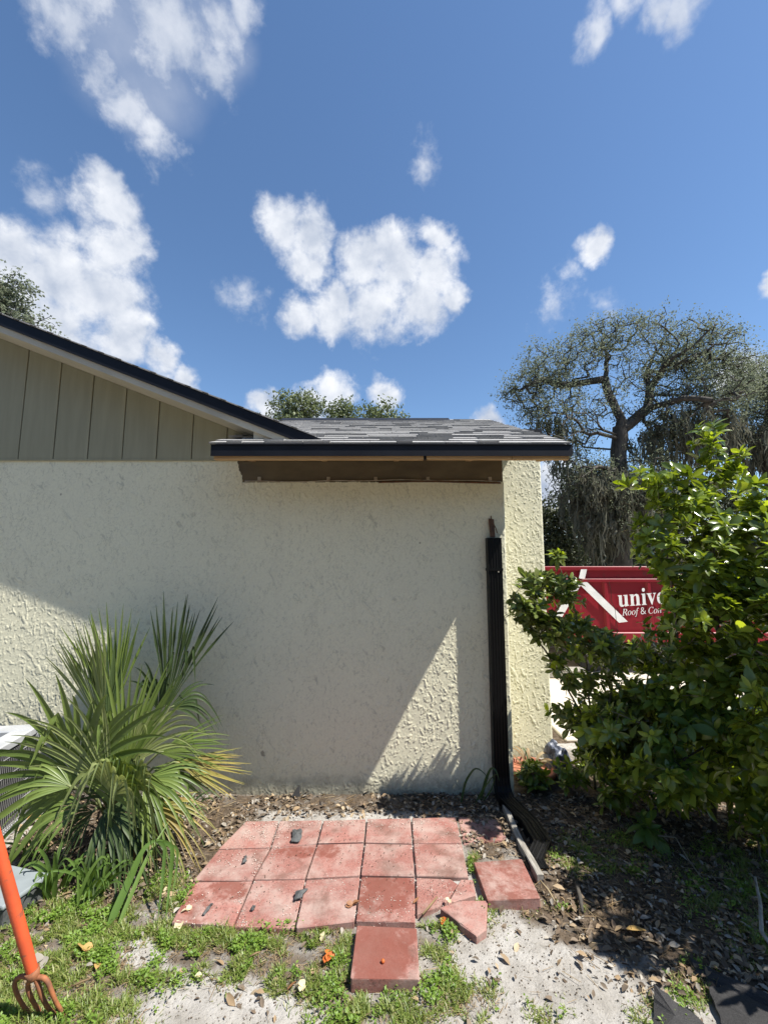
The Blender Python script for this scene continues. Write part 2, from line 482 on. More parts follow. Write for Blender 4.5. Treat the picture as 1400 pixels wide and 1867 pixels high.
def ground_material():
    m, nt, N, L, b = nodes('sandy_ground')
    at_ = N.new('ShaderNodeAttribute'); at_.attribute_name = 'soil'
    n = tnoise(nt, 6, 9, .68)
    sand = ramp(nt, n.outputs['Fac'], [(.25, (.19, .175, .15)), (.45, (.33, .31, .28)), (.7, (.43, .415, .39))])
    n2 = tnoise(nt, 48, 6, .72)
    sand = mixc(nt, ramp(nt, n2.outputs['Fac'], [(.52, (0, 0, 0)), (.66, (.75, .75, .75))]), sand, (.15, .135, .11))
    n3 = tnoise(nt, 22, 8, .7)
    soil = ramp(nt, n3.outputs['Fac'], [(.3, (.035, .026, .018)), (.5, (.085, .063, .043)), (.7, (.17, .135, .10))])
    n4 = tnoise(nt, 11, 7, .7)
    ma = N.new('ShaderNodeMath'); ma.operation = 'MULTIPLY_ADD'; L.new(n4.outputs['Fac'], ma.inputs[0]); ma.inputs[1].default_value = 1.4
    sb = N.new('ShaderNodeMath'); sb.operation = 'SUBTRACT'; L.new(at_.outputs['Fac'], sb.inputs[0]); sb.inputs[1].default_value = .95; L.new(sb.outputs[0], ma.inputs[2])
    mr = N.new('ShaderNodeMapRange'); L.new(ma.outputs[0], mr.inputs['Value']); mr.inputs['From Min'].default_value = 0; mr.inputs['From Max'].default_value = .5
    col = mixc(nt, mr.outputs[0], sand, soil)
    L.new(col, b.inputs['Base Color'])
    b.inputs['Roughness'].default_value = .95; b.inputs['Specular IOR Level'].default_value = .15
    n5 = tnoise(nt, 70, 7, .7)
    bump(nt, b, n5.outputs['Fac'], .8, .012)
    return m
M['ground'] = ground_material()
M['concrete'] = mat('driveway_concrete', (.56, .51, .42), (.46, .41, .33), scale=2.2, rough=.9, bstr=.2, bscale=60)
M['bark'] = mat('bark', (.075, .066, .054), (.028, .024, .019), scale=9, rough=.9, bstr=.8, bdist=.02, bscale=18, stretch=(1, 1, .35))
M['twig'] = mat('twig', (.19, .165, .12), (.09, .075, .05), scale=20, rough=.85, bstr=.3)
M['stem'] = mat('green_stem', (.20, .23, .09), (.12, .14, .06), scale=14, rough=.6)
M['shrub_leaf'] = leafmat('shrub_leaf', [(.08, .122, .02), (.135, .19, .03), (.18, .24, .042), (.10, .148, .022)], rough=.24, trans=.30, spec=.65)
M['tip_leaf'] = leafmat('young_shrub_leaf', [(.25, .34, .05), (.34, .425, .075), (.18, .255, .035)], rough=.28, trans=.42, spec=.6)
M['sprawl_leaf'] = leafmat('sprawling_shrub_leaf', [(.10, .145, .035), (.16, .205, .055), (.065, .10, .022), (.24, .275, .10)], rough=.26, trans=.33)
M['sapling_leaf'] = leafmat('sapling_leaf', [(.075, .145, .026), (.105, .18, .034), (.058, .115, .02)], rough=.42, trans=.34)
M['oak_leaf'] = leafmat('oak_leaf', [(.115, .138, .09), (.155, .18, .12), (.19, .212, .15), (.125, .15, .10)], rough=.8, trans=.34, spec=.15)
M['far_leaf'] = leafmat('far_tree_leaf', [(.10, .13, .055), (.16, .19, .09), (.08, .105, .045)], rough=.6, trans=.25)
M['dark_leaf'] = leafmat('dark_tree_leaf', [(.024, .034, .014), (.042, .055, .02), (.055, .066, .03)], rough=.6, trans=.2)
M['moss'] = leafmat('spanish_moss', [(.115, .118, .088), (.16, .157, .118), (.08, .084, .062)], rough=.9, trans=.3, spec=.1)
M['palm'] = leafmat('palmetto_green', [(.11, .162, .036), (.155, .208, .05), (.075, .118, .024)], rough=.42, spec=.4, trans=.22)
M['palm_lit'] = leafmat('palmetto_lit', [(.24, .29, .10), (.31, .35, .14), (.19, .24, .075)], rough=.4, spec=.45, trans=.3)  # lit copy of the palm green: sunlight painted into paler fronds
M['palm_shaded'] = leafmat('palmetto_shaded', [(.040, .066, .022), (.062, .092, .030)], rough=.5, spec=.3, trans=.2)  # shaded copy of the palm green: shade painted into darker fronds
M['palm_yellow'] = leafmat('palmetto_yellowing', [(.30, .28, .07), (.38, .30, .085), (.24, .25, .07), (.33, .22, .08)], rough=.5, trans=.3)
M['dead_palm'] = leafmat('palmetto_dead', [(.26, .185, .10), (.17, .115, .06), (.34, .27, .165)], rough=.8, trans=.15, spec=.2)
M['strap'] = leafmat('strap_leaf', [(.10, .18, .035), (.14, .22, .048), (.075, .14, .028)], rough=.42, trans=.32)
M['strap_dark'] = leafmat('strap_leaf_deep', [(.045, .085, .025), (.065, .11, .033)], rough=.45, trans=.25)
M['grass'] = leafmat('lawn_grass', [(.15, .22, .04), (.22, .285, .06), (.10, .155, .03), (.31, .31, .12), (.18, .245, .05)], rough=.45, trans=.38)
M['weed'] = leafmat('weed_leaf', [(.15, .25, .035), (.19, .29, .045), (.10, .185, .026)], rough=.5, trans=.35)
M['litter_a'] = leafmat('dry_leaf_tan', [(.34, .25, .15), (.24, .165, .095), (.45, .36, .24), (.17, .115, .07)], rough=.8, trans=.1, spec=.2)
M['litter_b'] = leafmat('dry_leaf_dark', [(.085, .062, .043), (.135, .10, .07), (.19, .15, .11), (.055, .042, .03)], rough=.85, trans=.05, spec=.2)
M['litter_c'] = leafmat('dry_leaf_grey', [(.30, .275, .235), (.22, .195, .16), (.40, .37, .32)], rough=.85, trans=.05, spec=.2)
M['orange'] = leafmat('orange_petal', [(.60, .17, .03), (.50, .13, .03)], rough=.6, trans=.25)
M['cream'] = leafmat('cream_petal', [(.70, .62, .34), (.66, .60, .42)], rough=.6, trans=.25)
M['brown_leaf'] = leafmat('brown_leaf', [(.22, .10, .045), (.28, .13, .06)], rough=.6, trans=.1)
M['ochre_leaf'] = leafmat('ochre_leaf', [(.42, .27, .09)], rough=.7, trans=.15)
M['grain'] = leafmat('sand_grain', [(.50, .46, .40), (.36, .33, .28), (.58, .55, .50)], rough=.95, trans=.02, spec=.1)
M['slate'] = mat('grey_shard', (.09, .095, .095), (.05, .052, .052), scale=30, rough=.7, bstr=.3)
M['red_paint'] = mat('red_paint', (.215, .007, .016), (.175, .007, .014), scale=1.6, rough=.45, spec=.3, spots=(5, .60, (.13, .018, .018)), bstr=.05)
M['white_paint'] = mat('white_decal', (.74, .74, .73), (.62, .62, .61), scale=6, rough=.45)
M['tyre'] = mat('tyre_rubber', (.02, .02, .02), rough=.85)
M['dark_steel'] = mat('dark_steel', (.05, .05, .055), (.03, .03, .034), scale=8, rough=.6)
M['fork_paint'] = mat('orange_fork_paint', (.58, .085, .024), (.47, .07, .022), scale=9, rough=.55, spots=(26, .60, (.24, .07, .034)), bstr=.15, bscale=60)
M['fork_rust'] = mat('rusted_tine', (.34, .12, .045), (.14, .06, .032), scale=24, rough=.75, bstr=.35, bscale=80)
M['terracotta'] = mat('terracotta', (.33, .12, .065), (.25, .095, .055), scale=9, rough=.75, bstr=.1)
M['soil'] = mat('potting_soil', (.04, .03, .02), (.08, .06, .045), scale=40, rough=.95, bstr=.6)
M['ac_paint'] = mat('grey_enamel', (.40, .41, .42), (.33, .34, .35), scale=5, rough=.45, spots=(26, .72, (.30, .28, .25)))
M['ac_wire'] = mat('grey_wire', (.36, .36, .36), rough=.4, metal=.2)
M['ac_fin'] = mat('condenser_fins', (.016, .017, .019), (.010, .011, .012), scale=60, rough=.6, metal=.3)
M['box_grey'] = mat('pale_grey_plastic', (.25, .28, .29), (.20, .225, .235), scale=7, rough=.55, bstr=.1)
M['blue_grey'] = mat('blue_grey_plastic', (.10, .12, .17), (.06, .07, .10), scale=6, rough=.45)
# ================================================================ THE SETTING: GROUND
def bl(px, py, blobs):
    """soft union of ellipses given in photo pixels, for laying out ground cover"""
    d = np.zeros_like(px)
    for cx, cy, rx, ry, w in blobs:
        q = np.clip(1.35 - np.sqrt(((px - cx) / rx) ** 2 + ((py - cy) / ry) ** 2), 0, 1)
        d = np.maximum(d, w * np.minimum(q * 1.6, 1))
    return d
SOIL = [(640, 1462, 330, 20, .75), (400, 1540, 90, 90, .95), (60, 1500, 130, 80, .95), (200, 1560, 130, 110, 1), (890, 1500, 60, 80, .8),
        (1150, 1500, 240, 130, 1), (1300, 1600, 260, 130, 1), (1230, 1680, 190, 75, 1), (1350, 1760, 150, 80, 1), (1100, 1620, 110, 70, .95), (1060, 1690, 60, 40, .8),
        (30, 1640, 90, 70, .9), (990, 1640, 60, 50, .85), (1200, 1760, 70, 35, .6), (1650, 1500, 300, 300, 1), (-200, 1500, 260, 200, .9)]
GRASS = [(110, 1780, 190, 95, 1), (370, 1722, 95, 55, 1), (150, 1690, 150, 55, 1), (500, 1740, 150, 55, .95), (610, 1712, 70, 40, .8), (440, 1790, 90, 40, .7),
         (640, 1820, 110, 60, 1), (560, 1790, 90, 45, .75), (790, 1700, 40, 45, .9), (800, 1790, 40, 60, .7), (870, 1830, 45, 40, .7), (830, 1665, 60, 25, .45), (880, 1670, 40, 30, .5),
         (60, 1840, 180, 60, 1), (1065, 1560, 55, 38, .6), (1340, 1610, 90, 80, .55), (1390, 1700, 60, 60, .7), (1000, 1840, 46, 30, .4), (1265, 1800, 40, 45, .5), (1200, 1850, 60, 30, .4),
         (865, 1590, 14, 30, .7), (560, 1700, 120, 14, .7), (300, 1650, 60, 50, .8), (720, 1850, 80, 40, .8), (1000, 1655, 70, 10, .3), (930, 1680, 40, 30, .35), (1150, 1560, 60, 50, .35),
         (40, 1950, 300, 80, 1), (500, 1960, 300, 60, .8), (-250, 1750, 250, 200, 1)]
BARE = [(380, 1835, 115, 38, 1), (520, 1850, 70, 30, .9), (262, 1737, 34, 26, .9), (965, 1740, 120, 75, 1), (1040, 1790, 110, 60, 1), (740, 1800, 25, 30, .5), (700, 1815, 60, 16, .7), (860, 1745, 40, 35, .6), (930, 1830, 40, 30, .7), (420, 1690, 0, 0, 0)]
LITTER = [(640, 1470, 300, 20, .55), (830, 1470, 120, 30, .9), (390, 1520, 90, 70, .9), (340, 1600, 50, 60, .7), (60, 1480, 110, 70, .8), (890, 1510, 55, 70, .9),
          (1120, 1560, 180, 90, .85), (1240, 1680, 200, 90, 1), (1340, 1760, 130, 90, 1), (1100, 1650, 120, 60, .85), (1190, 1760, 80, 50, .7), (1010, 1620, 60, 60, 1),
          (1060, 1440, 160, 60, .8), (1300, 1480, 200, 90, .8), (180, 1600, 140, 60, .6), (600, 1740, 500, 110, .09), (1000, 1760, 160, 90, .10), (30, 1690, 60, 50, .6)]
def ground_z(x, y):
    return .016 * fbm2(x * 1.7, y * 1.7, 11, 3) + .007 * fbm2(x * 9, y * 9, 12, 3) + .0035 * noise2(x * 30, y * 30, 5)
def build_ground():
    def axis(lo, hi, step, far_lo, far_hi):
        core = np.arange(lo, hi + 1e-6, step)
        a, s = [], step
        p = lo
        while p > far_lo: s *= 1.35; p -= s; a.append(p)
        b, s, p = [], step, hi
        while p < far_hi: s *= 1.35; p += s; b.append(p)
        return np.concatenate([a[::-1], core, b])
    X = axis(-3.3, 3.3, .0125, -500, 500); Y = axis(1.35, 4.3, .0125, -300, 900)
    gx, gy = np.meshgrid(X, Y)
    z = ground_z(gx, gy)
    fade = np.clip(1 - np.maximum(np.maximum(np.abs(gx) - 4, gy - 5), 0) / 4, 0, 1)
    z = z * fade - .03 * (1 - fade)
    V = np.stack([gx, gy, z], -1).reshape(-1, 3)
    nx, ny = len(X), len(Y)
    i = np.arange(ny - 1)[:, None] * nx + np.arange(nx - 1)[None]
    Fq = np.stack([i, i + 1, i + nx + 1, i + nx], -1).reshape(-1, 4)
    me = mesh_np('ground', V, Fq, True)
    px, py = project(np.stack([V[:, 0], np.maximum(V[:, 1], .9), V[:, 2]], -1))
    soil = bl(px, py, SOIL)
    soil = np.maximum(soil, .75 * bl(px, py, GRASS) * (1 - bl(px, py, BARE)) * .8)
    soil = np.where(V[:, 1] > 4.3, 1.0, soil)
    soil = np.where(V[:, 1] < 1.0, .6, soil)
    a = me.attributes.new('soil', 'FLOAT', 'POINT'); a.data.foreach_set('value', soil.astype(np.float32))
    return link('ground', me, M['ground'], kind='structure')
build_ground()
# the concrete drive beyond the house corner
mb = MB(); mb.box((1.75, 4.35, -.1), (40, 11.5, .02))
mb.box((-30, 11.6, -.1), (40, 12.2, .06))
link('driveway', mb.mesh('driveway', .01), M['concrete'], kind='structure')

# ================================================================ HOUSE
WY, EY = 3.4, 2.9                                   # wall face and eave edge, metres from the viewer
z_side = at(700, 838, WY).z
z_frz = at(700, 879, WY).z
x_frz = at(443, 860, WY).x
x_cor = at(917, 840, WY).x
house = thing('stucco_house', 'cream stucco house with tan board gable and grey shingle roof', 'house', (-1.5, 5.5, 0))

def stucco_height(x, z, seed, heavy):
    """skip-trowel render: smooth base with crisp short dabs of several directions and sizes"""
    wx = x + .018 * noise2(x * 14, z * 14, seed + 1) + .008 * noise2(x * 45, z * 45, seed + 11)
    wz = z + .018 * noise2(x * 14, z * 14, seed + 2) + .008 * noise2(x * 45, z * 45, seed + 12)
    h = np.zeros_like(x); edge = np.zeros_like(x)
    for k, (deg, f, st, thr, amp) in enumerate(((36, 19, .30, .42, 1.15), (-24, 44, .34, .30, 1.0), (12, 40, .30, .31, 1.0), (48, 50, .38, .36, .9), (-58, 56, .42, .36, .8), (-14, 78, .45, .30, .75), (28, 96, .5, .33, .6))):
        a = math.radians(deg)
        u = (wx * math.cos(a) + wz * math.sin(a)) * f; v = (-wx * math.sin(a) + wz * math.cos(a)) * f * st
        n = noise2(u, v, seed + 3 * k) + .3 * noise2(u * 2.3, v * 2.3, seed + 3 * k + 40)
        area = noise2(x * 2.6, z * 2.6, seed + 60 + k) * .20 + noise2(x * 1.3 + 7, z * 1.1, seed + 55) * .14 - .03
        t = n + area
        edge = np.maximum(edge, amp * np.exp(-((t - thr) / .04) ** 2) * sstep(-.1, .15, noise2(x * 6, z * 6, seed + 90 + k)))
        h = np.maximum(h, amp * (sstep(thr, thr + .05, t) * .85 + .35 * sstep(thr + .05, thr + .3, t)))
    grit = fbm2(x * 75, z * 75, seed + 8, 2)
    global _edge_shade
    _edge_shade = edge
    return heavy * .0034 * h + .00022 * grit + .0008 * noise2(x * 12, z * 12, seed + 33)
def stucco_sheet(x0, x1, z0, z1, Y, step, seed, heavy_fn, drop=None):
    nx = int((x1 - x0) / step) + 1; nz = int((z1 - z0) / step) + 1
    xs = np.linspace(x0, x1, nx); zs = np.linspace(z0, z1, nz)
    gx, gz = np.meshgrid(xs, zs)
    h = stucco_height(gx, gz, seed, heavy_fn(gx, gz))
    gm = np.clip(.34 * _edge_shade, 0, 1)
    h += .003 * noise2(gx * 1.4, gz * 1.4, seed + 20)
    r = np.minimum(np.minimum(gx - x0, x1 - gx), .012) / .012      # soft rounded arris
    h -= .006 * (1 - r) ** 2
    V = np.stack([gx, Y - h, gz], -1).reshape(-1, 3)
    i = np.arange(nz - 1)[:, None] * nx + np.arange(nx - 1)[None]
    Fq = np.stack([i, i + 1, i + nx + 1, i + nx], -1)
    if drop is not None:
        k = ~drop(gx[:-1, :-1] + step / 2, gz[:-1, :-1] + step / 2)
        Fq = Fq[k]
    else: Fq = Fq.reshape(-1, 4)
    return V, Fq.reshape(-1, 4), gm
def stucco_part(name, V, Fq, gm):
    me = mesh_np(name, V, Fq, True)
    a = me.attributes.new('edge_shade', 'FLOAT', 'POINT'); a.data.foreach_set('value', gm.ravel().astype(np.float32))
    return part('wall', me, M['stucco'], house)
def in_frieze(x, z):
    edge = x_frz + .03 * noise2(z * 14, z * 0 + 3, 4) + .05 * sstep(z_frz + .05, z_frz + .14, z) * -1 + .012 * noise2(z * 40, z * 0, 8)
    low = z_frz + .006 * noise2(x * 12, x * 0 + 9, 6) + .004 * noise2(x * 45, x * 0, 2)
    return (x > edge) & (z > low)
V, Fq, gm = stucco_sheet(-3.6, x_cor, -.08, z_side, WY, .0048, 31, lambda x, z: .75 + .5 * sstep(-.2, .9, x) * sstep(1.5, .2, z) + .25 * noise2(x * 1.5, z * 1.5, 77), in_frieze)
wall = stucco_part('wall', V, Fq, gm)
# body of the wall behind the rendered face, and the return at the corner
mb = MB(); mb.box((-8, WY + .02, -.1), (x_cor - .004, 3.6, z_side + .12))
mb.box((x_cor - .16, 3.6, -.1), (x_cor - .004, 9, z_side + .12))
part('wall', mb.mesh('wall_body'), M['stucco'], house)
x_w2 = at(985.5, 860, 4.0).x
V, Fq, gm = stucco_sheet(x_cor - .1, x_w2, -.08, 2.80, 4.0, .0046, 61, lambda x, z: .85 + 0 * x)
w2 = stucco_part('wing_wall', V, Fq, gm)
w2['label'] = 'sunlit set-back stucco wall past the corner'
mb = MB(); mb.box((x_cor + .0, 4.02, -.1), (x_w2 - .003, 9.0, 2.79))
part('wall', mb.mesh('wing_body'), M['stucco'], house)

# bare board where the soffit was torn away, with its channel and clips
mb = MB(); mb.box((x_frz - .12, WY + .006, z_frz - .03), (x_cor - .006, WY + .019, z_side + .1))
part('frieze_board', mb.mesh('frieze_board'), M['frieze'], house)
mb = MB()
xs = np.linspace(x_frz + .02, x_cor - .03, 40)
pts = [(x, WY - .007, z_frz + .010 + .006 * math.sin(x * 3.1 + 1) + .003 * math.sin(x * 11)) for x in xs]
mb.tube(pts, .0045, 6)
ch = part('soffit_channel', mb.mesh('soffit_channel'), M['galv'], house)
mb = MB()
xs = np.linspace(at(690, 878, WY).x, at(912, 878, WY).x, 22)
mb.tube([(x, WY - .009, z_frz - .002 + .006 * math.sin(x * 5)) for x in xs], .007, 6)
part('loose_strip', mb.mesh('loose_strip'), M['rust'], ch)
for px in (473, 599, 685, 780, 893):
    p = at(px, 873, WY - .004)
    mb = MB(); mb.box((p.x - .014, WY - .010, p.z - .014), (p.x + .014, WY - .004, p.z + .016))
    mb.box((p.x - .004, WY - .016, p.z - .005), (p.x + .004, WY - .0102, p.z + .003))
    part('clip', mb.mesh('clip', .001), M['galv'], ch)

# tan boards of the gable
zr_tip = at(585, 800, 3.1)
RO = 0.345                                            # overhang of the gable verge
RY = WY - RO
pA, pB = at(0, 572, RY), at(585, 800, RY)
slope = (pA.z - pB.z) / (pB.x - pA.x)
def rake_z(x): return pB.z + slope * (pB.x - x)     # top of the black verge edge
SOF = .125                                           # soffit below the top edge
bx = [at(p, 836, WY - .012).x for p in (-219, -156, -93, -30, 33.6, 97.5, 160, 223, 285.6, 349.7, 413, 470)]
for i in range(len(bx) - 1):
    a, b = bx[i], bx[i + 1] - .006
    yb = WY - .012 - random.uniform(0, .002)
    z0 = z_side + .004
    mb = MB()
    mb.prism([(a, yb, z0), (b, yb, z0), (b, yb, rake_z(b) - SOF - .004), (a, yb, rake_z(a) - SOF - .004)], (0, .010, 0))
    part('siding_board', mb.mesh('siding_board', .0015), M['siding'], house)
    mb = MB(); lap = b - .022
    mb.prism([(lap, yb - .0035, z0), (b, yb - .0035, z0), (b, yb - .0035, rake_z(b) - SOF - .006), (lap, yb - .0035, rake_z(lap) - SOF - .006)], (0, .003, 0))
    part('batten_lip', mb.mesh('batten_lip', .001), M['siding'], house)
mb = MB(); mb.prism([(-8, WY + .001, z_side - .01), (.2, WY + .001, z_side - .01), (.2, WY + .001, z_side), (pB.x + (pB.z - .1 - z_side) / slope, WY + .001, z_side + .0005), (-8, WY + .001, rake_z(-8) - .1)], (0, .1, 0))
part('gable_backing', mb.mesh('gable_backing'), M['gap'], house)
mb = MB(); mb.box((-4, WY - .016, z_side - .012), (x_frz + .02, WY - .003, z_side + .0035))
part('drip_flashing', mb.mesh('drip_flashing', .002), M['siding'], house)

# gable verge: black edge, beige board and soffit following the slope
def along(xa, xb, ya, yb, ta, tb, name, m, parent, n=1, wob=0):
    """strip following the verge from xa to xb: between depths ya..yb, from ta to tb below the top edge"""
    bm = bmesh.new(); rows = []
    for i in range(n + 1):
        x = xa + (xb - xa) * i / n
        w = wob * (noise2(np.array(x * 5.), np.array(1.5), 3) + .5 * noise2(np.array(x * 17.), np.array(4.5), 3)) if wob else 0
        z = rake_z(x)
        rows.append([bm.verts.new((x, ya, z - ta + w)), bm.verts.new((x, yb, z - ta + w)), bm.verts.new((x, yb, z - tb)), bm.verts.new((x, ya, z - tb))])
    for r, s in zip(rows, rows[1:]):
        for j in range(4): bm.faces.new([r[j], s[j], s[(j + 1) % 4], r[(j + 1) % 4]])
    bm.faces.new(rows[0][::-1]); bm.faces.new(rows[-1])
    bmesh.ops.recalc_face_normals(bm, faces=bm.faces)
    me = bpy.data.meshes.new(name); bm.to_mesh(me); bm.free()
    return part(name, me, m, parent)
XL, x_ret = -5.2, at(461, 790, RY + .02).x
groof = along(XL, pB.x, RY + .01, 9, .012, .045, 'gable_roof', M['shingle_a'], house)
along(XL, pB.x + .0, RY, RY + .012, .0, .088, 'verge_edge', M['black_metal'], house, 60, .006)
along(XL, pB.x - .05, RY + .013, RY + .035, .060, .138, 'barge_board', M['trim'], house)
along(XL, x_ret + .005, RY + .036, WY - .016, .118, .130, 'verge_soffit', M['trim'], house)
# starter shingles lapping over the verge, their butts show as small steps along the top
xq = pB.x - .04
while xq > XL:
    w = .143
    mb = MB(); z0 = rake_z(xq)
    zt, zb = rake_z(xq - w * .93) + .004, z0 + .011 + random.uniform(-.002, .003)
    x2 = xq - w * 1.25
    mb.prism([(xq, RY - .012, z0 + .001), (xq, RY - .012, zb), (x2, RY - .012, rake_z(x2) + .006), (x2, RY - .012, rake_z(x2) + .0005)], (0, .42, 0))
    part('shingle', mb.mesh('verge_shingle'), M['shingle_c'], groof)
    xq -= w * .93

# low roof over the wing: slope towards the viewer, gable end on the right
z_e = at(700, 808.5, EY).z
xl, xr = at(386, 808, EY).x, at(1041, 808, EY).x
RID = 5.15
z_r = at(700, 766, RID).z
sl = (z_r - z_e) / (RID - EY)
def roof_z(y): return z_e + sl * (y - EY)
roof = None
mb = MB()
mb.prism([(xl, EY, z_e - .012), (xl, RID, z_r - .012), (xl, RID + 3, z_r - .012 - 3 * sl), (xl, RID + 3, z_r - .03 - 3 * sl), (xl, RID, z_r - .03), (xl, EY, z_e - .03)], (xr - xl - .006, 0, 0))
roof = part('roof', mb.mesh('roof'), M['shingle_c'], house)
exposure, L_ = .132, math.hypot(RID - EY, z_r - z_e)
nvec = Vector((0, -sl, 1)).normalized(); up = Vector((0, 1, sl)).normalized()
count = 0
smesh = {}
for c in range(int(L_ / exposure) + 1):
    base = Vector((0, EY - .014, z_e - .014 * sl)) + up * (c * exposure)
    x = xl - .015 - random.uniform(0, .12)
    while x < xr + .012:
        w = random.choice((.11, .15, .19, .23, .27))
        x2 = min(x + w, xr + .014); xa = max(x, xl - .014)
        if x2 - xa > .03:
            y_here = base.y
            # the part under the gable verge is out of the weather: no shingles there
            hid = y_here > RY + .05 and rake_z((xa + x2) / 2) > roof_z(y_here) + .25
            if not hid:
                t = random.choice((.007, .008, .015))
                d = random.uniform(-.003, .003)
                a = base + Vector((xa, 0, 0)) + up * d
                ln = min(exposure + .02, L_ - c * exposure)
                mb = MB()
                lift = .004
                p0, p1 = a + nvec * (lift + t), a + up * ln + nvec * .003
                q0, q1 = a + nvec * lift * .3, a + up * ln - nvec * .004
                wv = Vector((x2 - xa - .004, 0, 0))
                mb.prism([q0, p0, p1, q1], wv)
                part('shingle', mb.mesh('shingle'), M[random.choice(('shingle_a', 'shingle_a', 'shingle_b', 'shingle_b', 'shingle_c'))], roof)
                count += 1
        x += w
# ridge cap
xq = at(515, 767, RID).x
x_end = at(818, 767, RID).x
mb = MB(); mb.prism([(xq, RID - .13, z_r - .13 * sl + .012), (xq, RID, z_r + .03), (xq, RID + .13, z_r - .13 * sl + .012)], (x_end - xq, 0, 0))
part('ridge_cap', mb.mesh('ridge_cap', .004), M['black_metal'], roof)
xq = x_end + .004
while xq < xr:
    x2 = min(xq + .145, xr + .01)
    mb = MB(); mb.prism([(xq, RID - .12, z_r - .12 * sl + .010), (xq, RID, z_r + .012), (xq, RID + .12, z_r - .12 * sl + .010), (xq, RID, z_r - .004)], (x2 - xq, 0, 0))
    part('shingle', mb.mesh('cap_shingle'), M['shingle_b'], roof); xq += .14
# eave: black drip edge over a raw pine board
zf1, zf2 = at(700, 832, EY).z, at(700, 838.5, EY + .018).z
mb = MB()
mb.prism([(xl, EY - .012, z_e - .010), (xl, EY - .012, zf1), (xl, EY - .009, zf1), (xl, EY - .009, z_e - .010)], (xr - xl, 0, 0))
mb.box((xl, EY - .020, z_e - .015), (xr, EY + .02, z_e - .011))
mb.prism([(xr, EY - .012, z_e - .012), (xr, EY - .012, zf1 + .015), (xr, EY + .02, zf1 + .015), (xr, RID, z_r - .125), (xr, RID, z_r - .012)], (.004, 0, 0))
part('drip_edge', mb.mesh('drip_edge'), M['black_metal'], house)
x_prev = at(391, 835, EY + .018).x
for pxe, dz in ((772, 0), (932, .002), (1036, .001)):
    xe = at(pxe, 835, EY + .018).x
    mb = MB(); mb.box((x_prev, EY + .004, zf2 + dz), (xe, EY + .042, z_e - .034))
    part('fascia_board', mb.mesh('fascia_board', .002), M['wood'], house)
    x_prev = xe + (.02 if pxe == 772 else .003)
mb = MB(); x7 = at(776, 835, EY + .018).x; mb.box((x7 - .014, EY + .012, zf2 + .002), (x7 + .014, EY + .03, zf1 + .02))
part('joint_plate', mb.mesh('joint_plate'), M['black_metal'], house)
# rafters and deck above the open eave
mb = MB(); mb.prism([(xl + .01, EY + .043, z_e - .034 + .043 * sl), (xl + .01, WY + .2, roof_z(WY + .2) - .034), (xl + .01, WY + .2, roof_z(WY + .2) - .046), (xl + .01, EY + .043, z_e - .046 + .043 * sl)], (xr - xl - .02, 0, 0))
part('roof_deck', mb.mesh('roof_deck'), M['wood'], house)
for k in range(5):
    x = xl + .12 + k * .58
    mb = MB(); mb.prism([(x, EY + .044, z_e - .048 + .04 * sl), (x, WY + .02, roof_z(WY + .02) - .048), (x, WY + .02, zf2 + .11), (x, EY + .044, zf2 + .02)], (.038, 0, 0))
    part('rafter', mb.mesh('rafter'), M['wood'], house)
# beige return closing the end of the verge above the low roof
xt = at(548, 803, RY + .03).x
zq = lambda x: max(rake_z(x) - .135, 0)
mb = MB(); mb.prism([(x_ret, RY + .037, rake_z(x_ret) - .10), (x_ret, RY + .037, roof_z(RY) + .02), (xt, RY + .037, roof_z(RY) + .02), (xt, RY + .037, rake_z(xt) - .07)], (0, WY - RY - .055, 0))
part('verge_return', mb.mesh('verge_return', .002), M['trim'], house)
mb = MB(); xm = at(500, 797, RY).x; xk = at(525, 799, RY).x
mb.prism([(x_ret + .008, RY + .030, rake_z(x_ret) - .145), (xm, RY + .030, roof_z(RY) + .058), (xk, RY + .030, roof_z(RY) + .058), (xk, RY + .030, roof_z(RY) + .066), (xm, RY + .030, roof_z(RY) + .066), (x_ret + .008, RY + .030, rake_z(x_ret) - .137)], (0, .006, 0))
part('return_trim', mb.mesh('return_trim'), M['trim'], house)
# the further roof behind the wing, whose black eave end shows past the shingles
YB = 5.6
zb1, zb2 = at(960, 783, YB).z, at(960, 793, YB).z
xb1, xb2 = at(780, 783, YB).x, at(987, 783, YB).x
mb = MB(); mb.prism([(xb1, YB, zb1), (xb1, YB + 2, zb1 + .05), (xb1, YB + 2, zb1 - .03), (xb1, YB, zb1 - .03)], (xb2 - xb1, 0, 0))
part('rear_roof', mb.mesh('rear_roof'), M['shingle_b'], house)
mb = MB(); mb.box((xb1, YB - .012, zb2), (xb2, YB - .002, zb1 + .004))
part('drip_edge', mb.mesh('rear_drip_edge'), M['black_metal'], house)
mb = MB(); mb.box((x_w2 - .4, YB + .3, 2.5), (xb2 - .12, 9, zb1 - .035))
part('wall', mb.mesh('rear_wall'), M['stucco'], house)

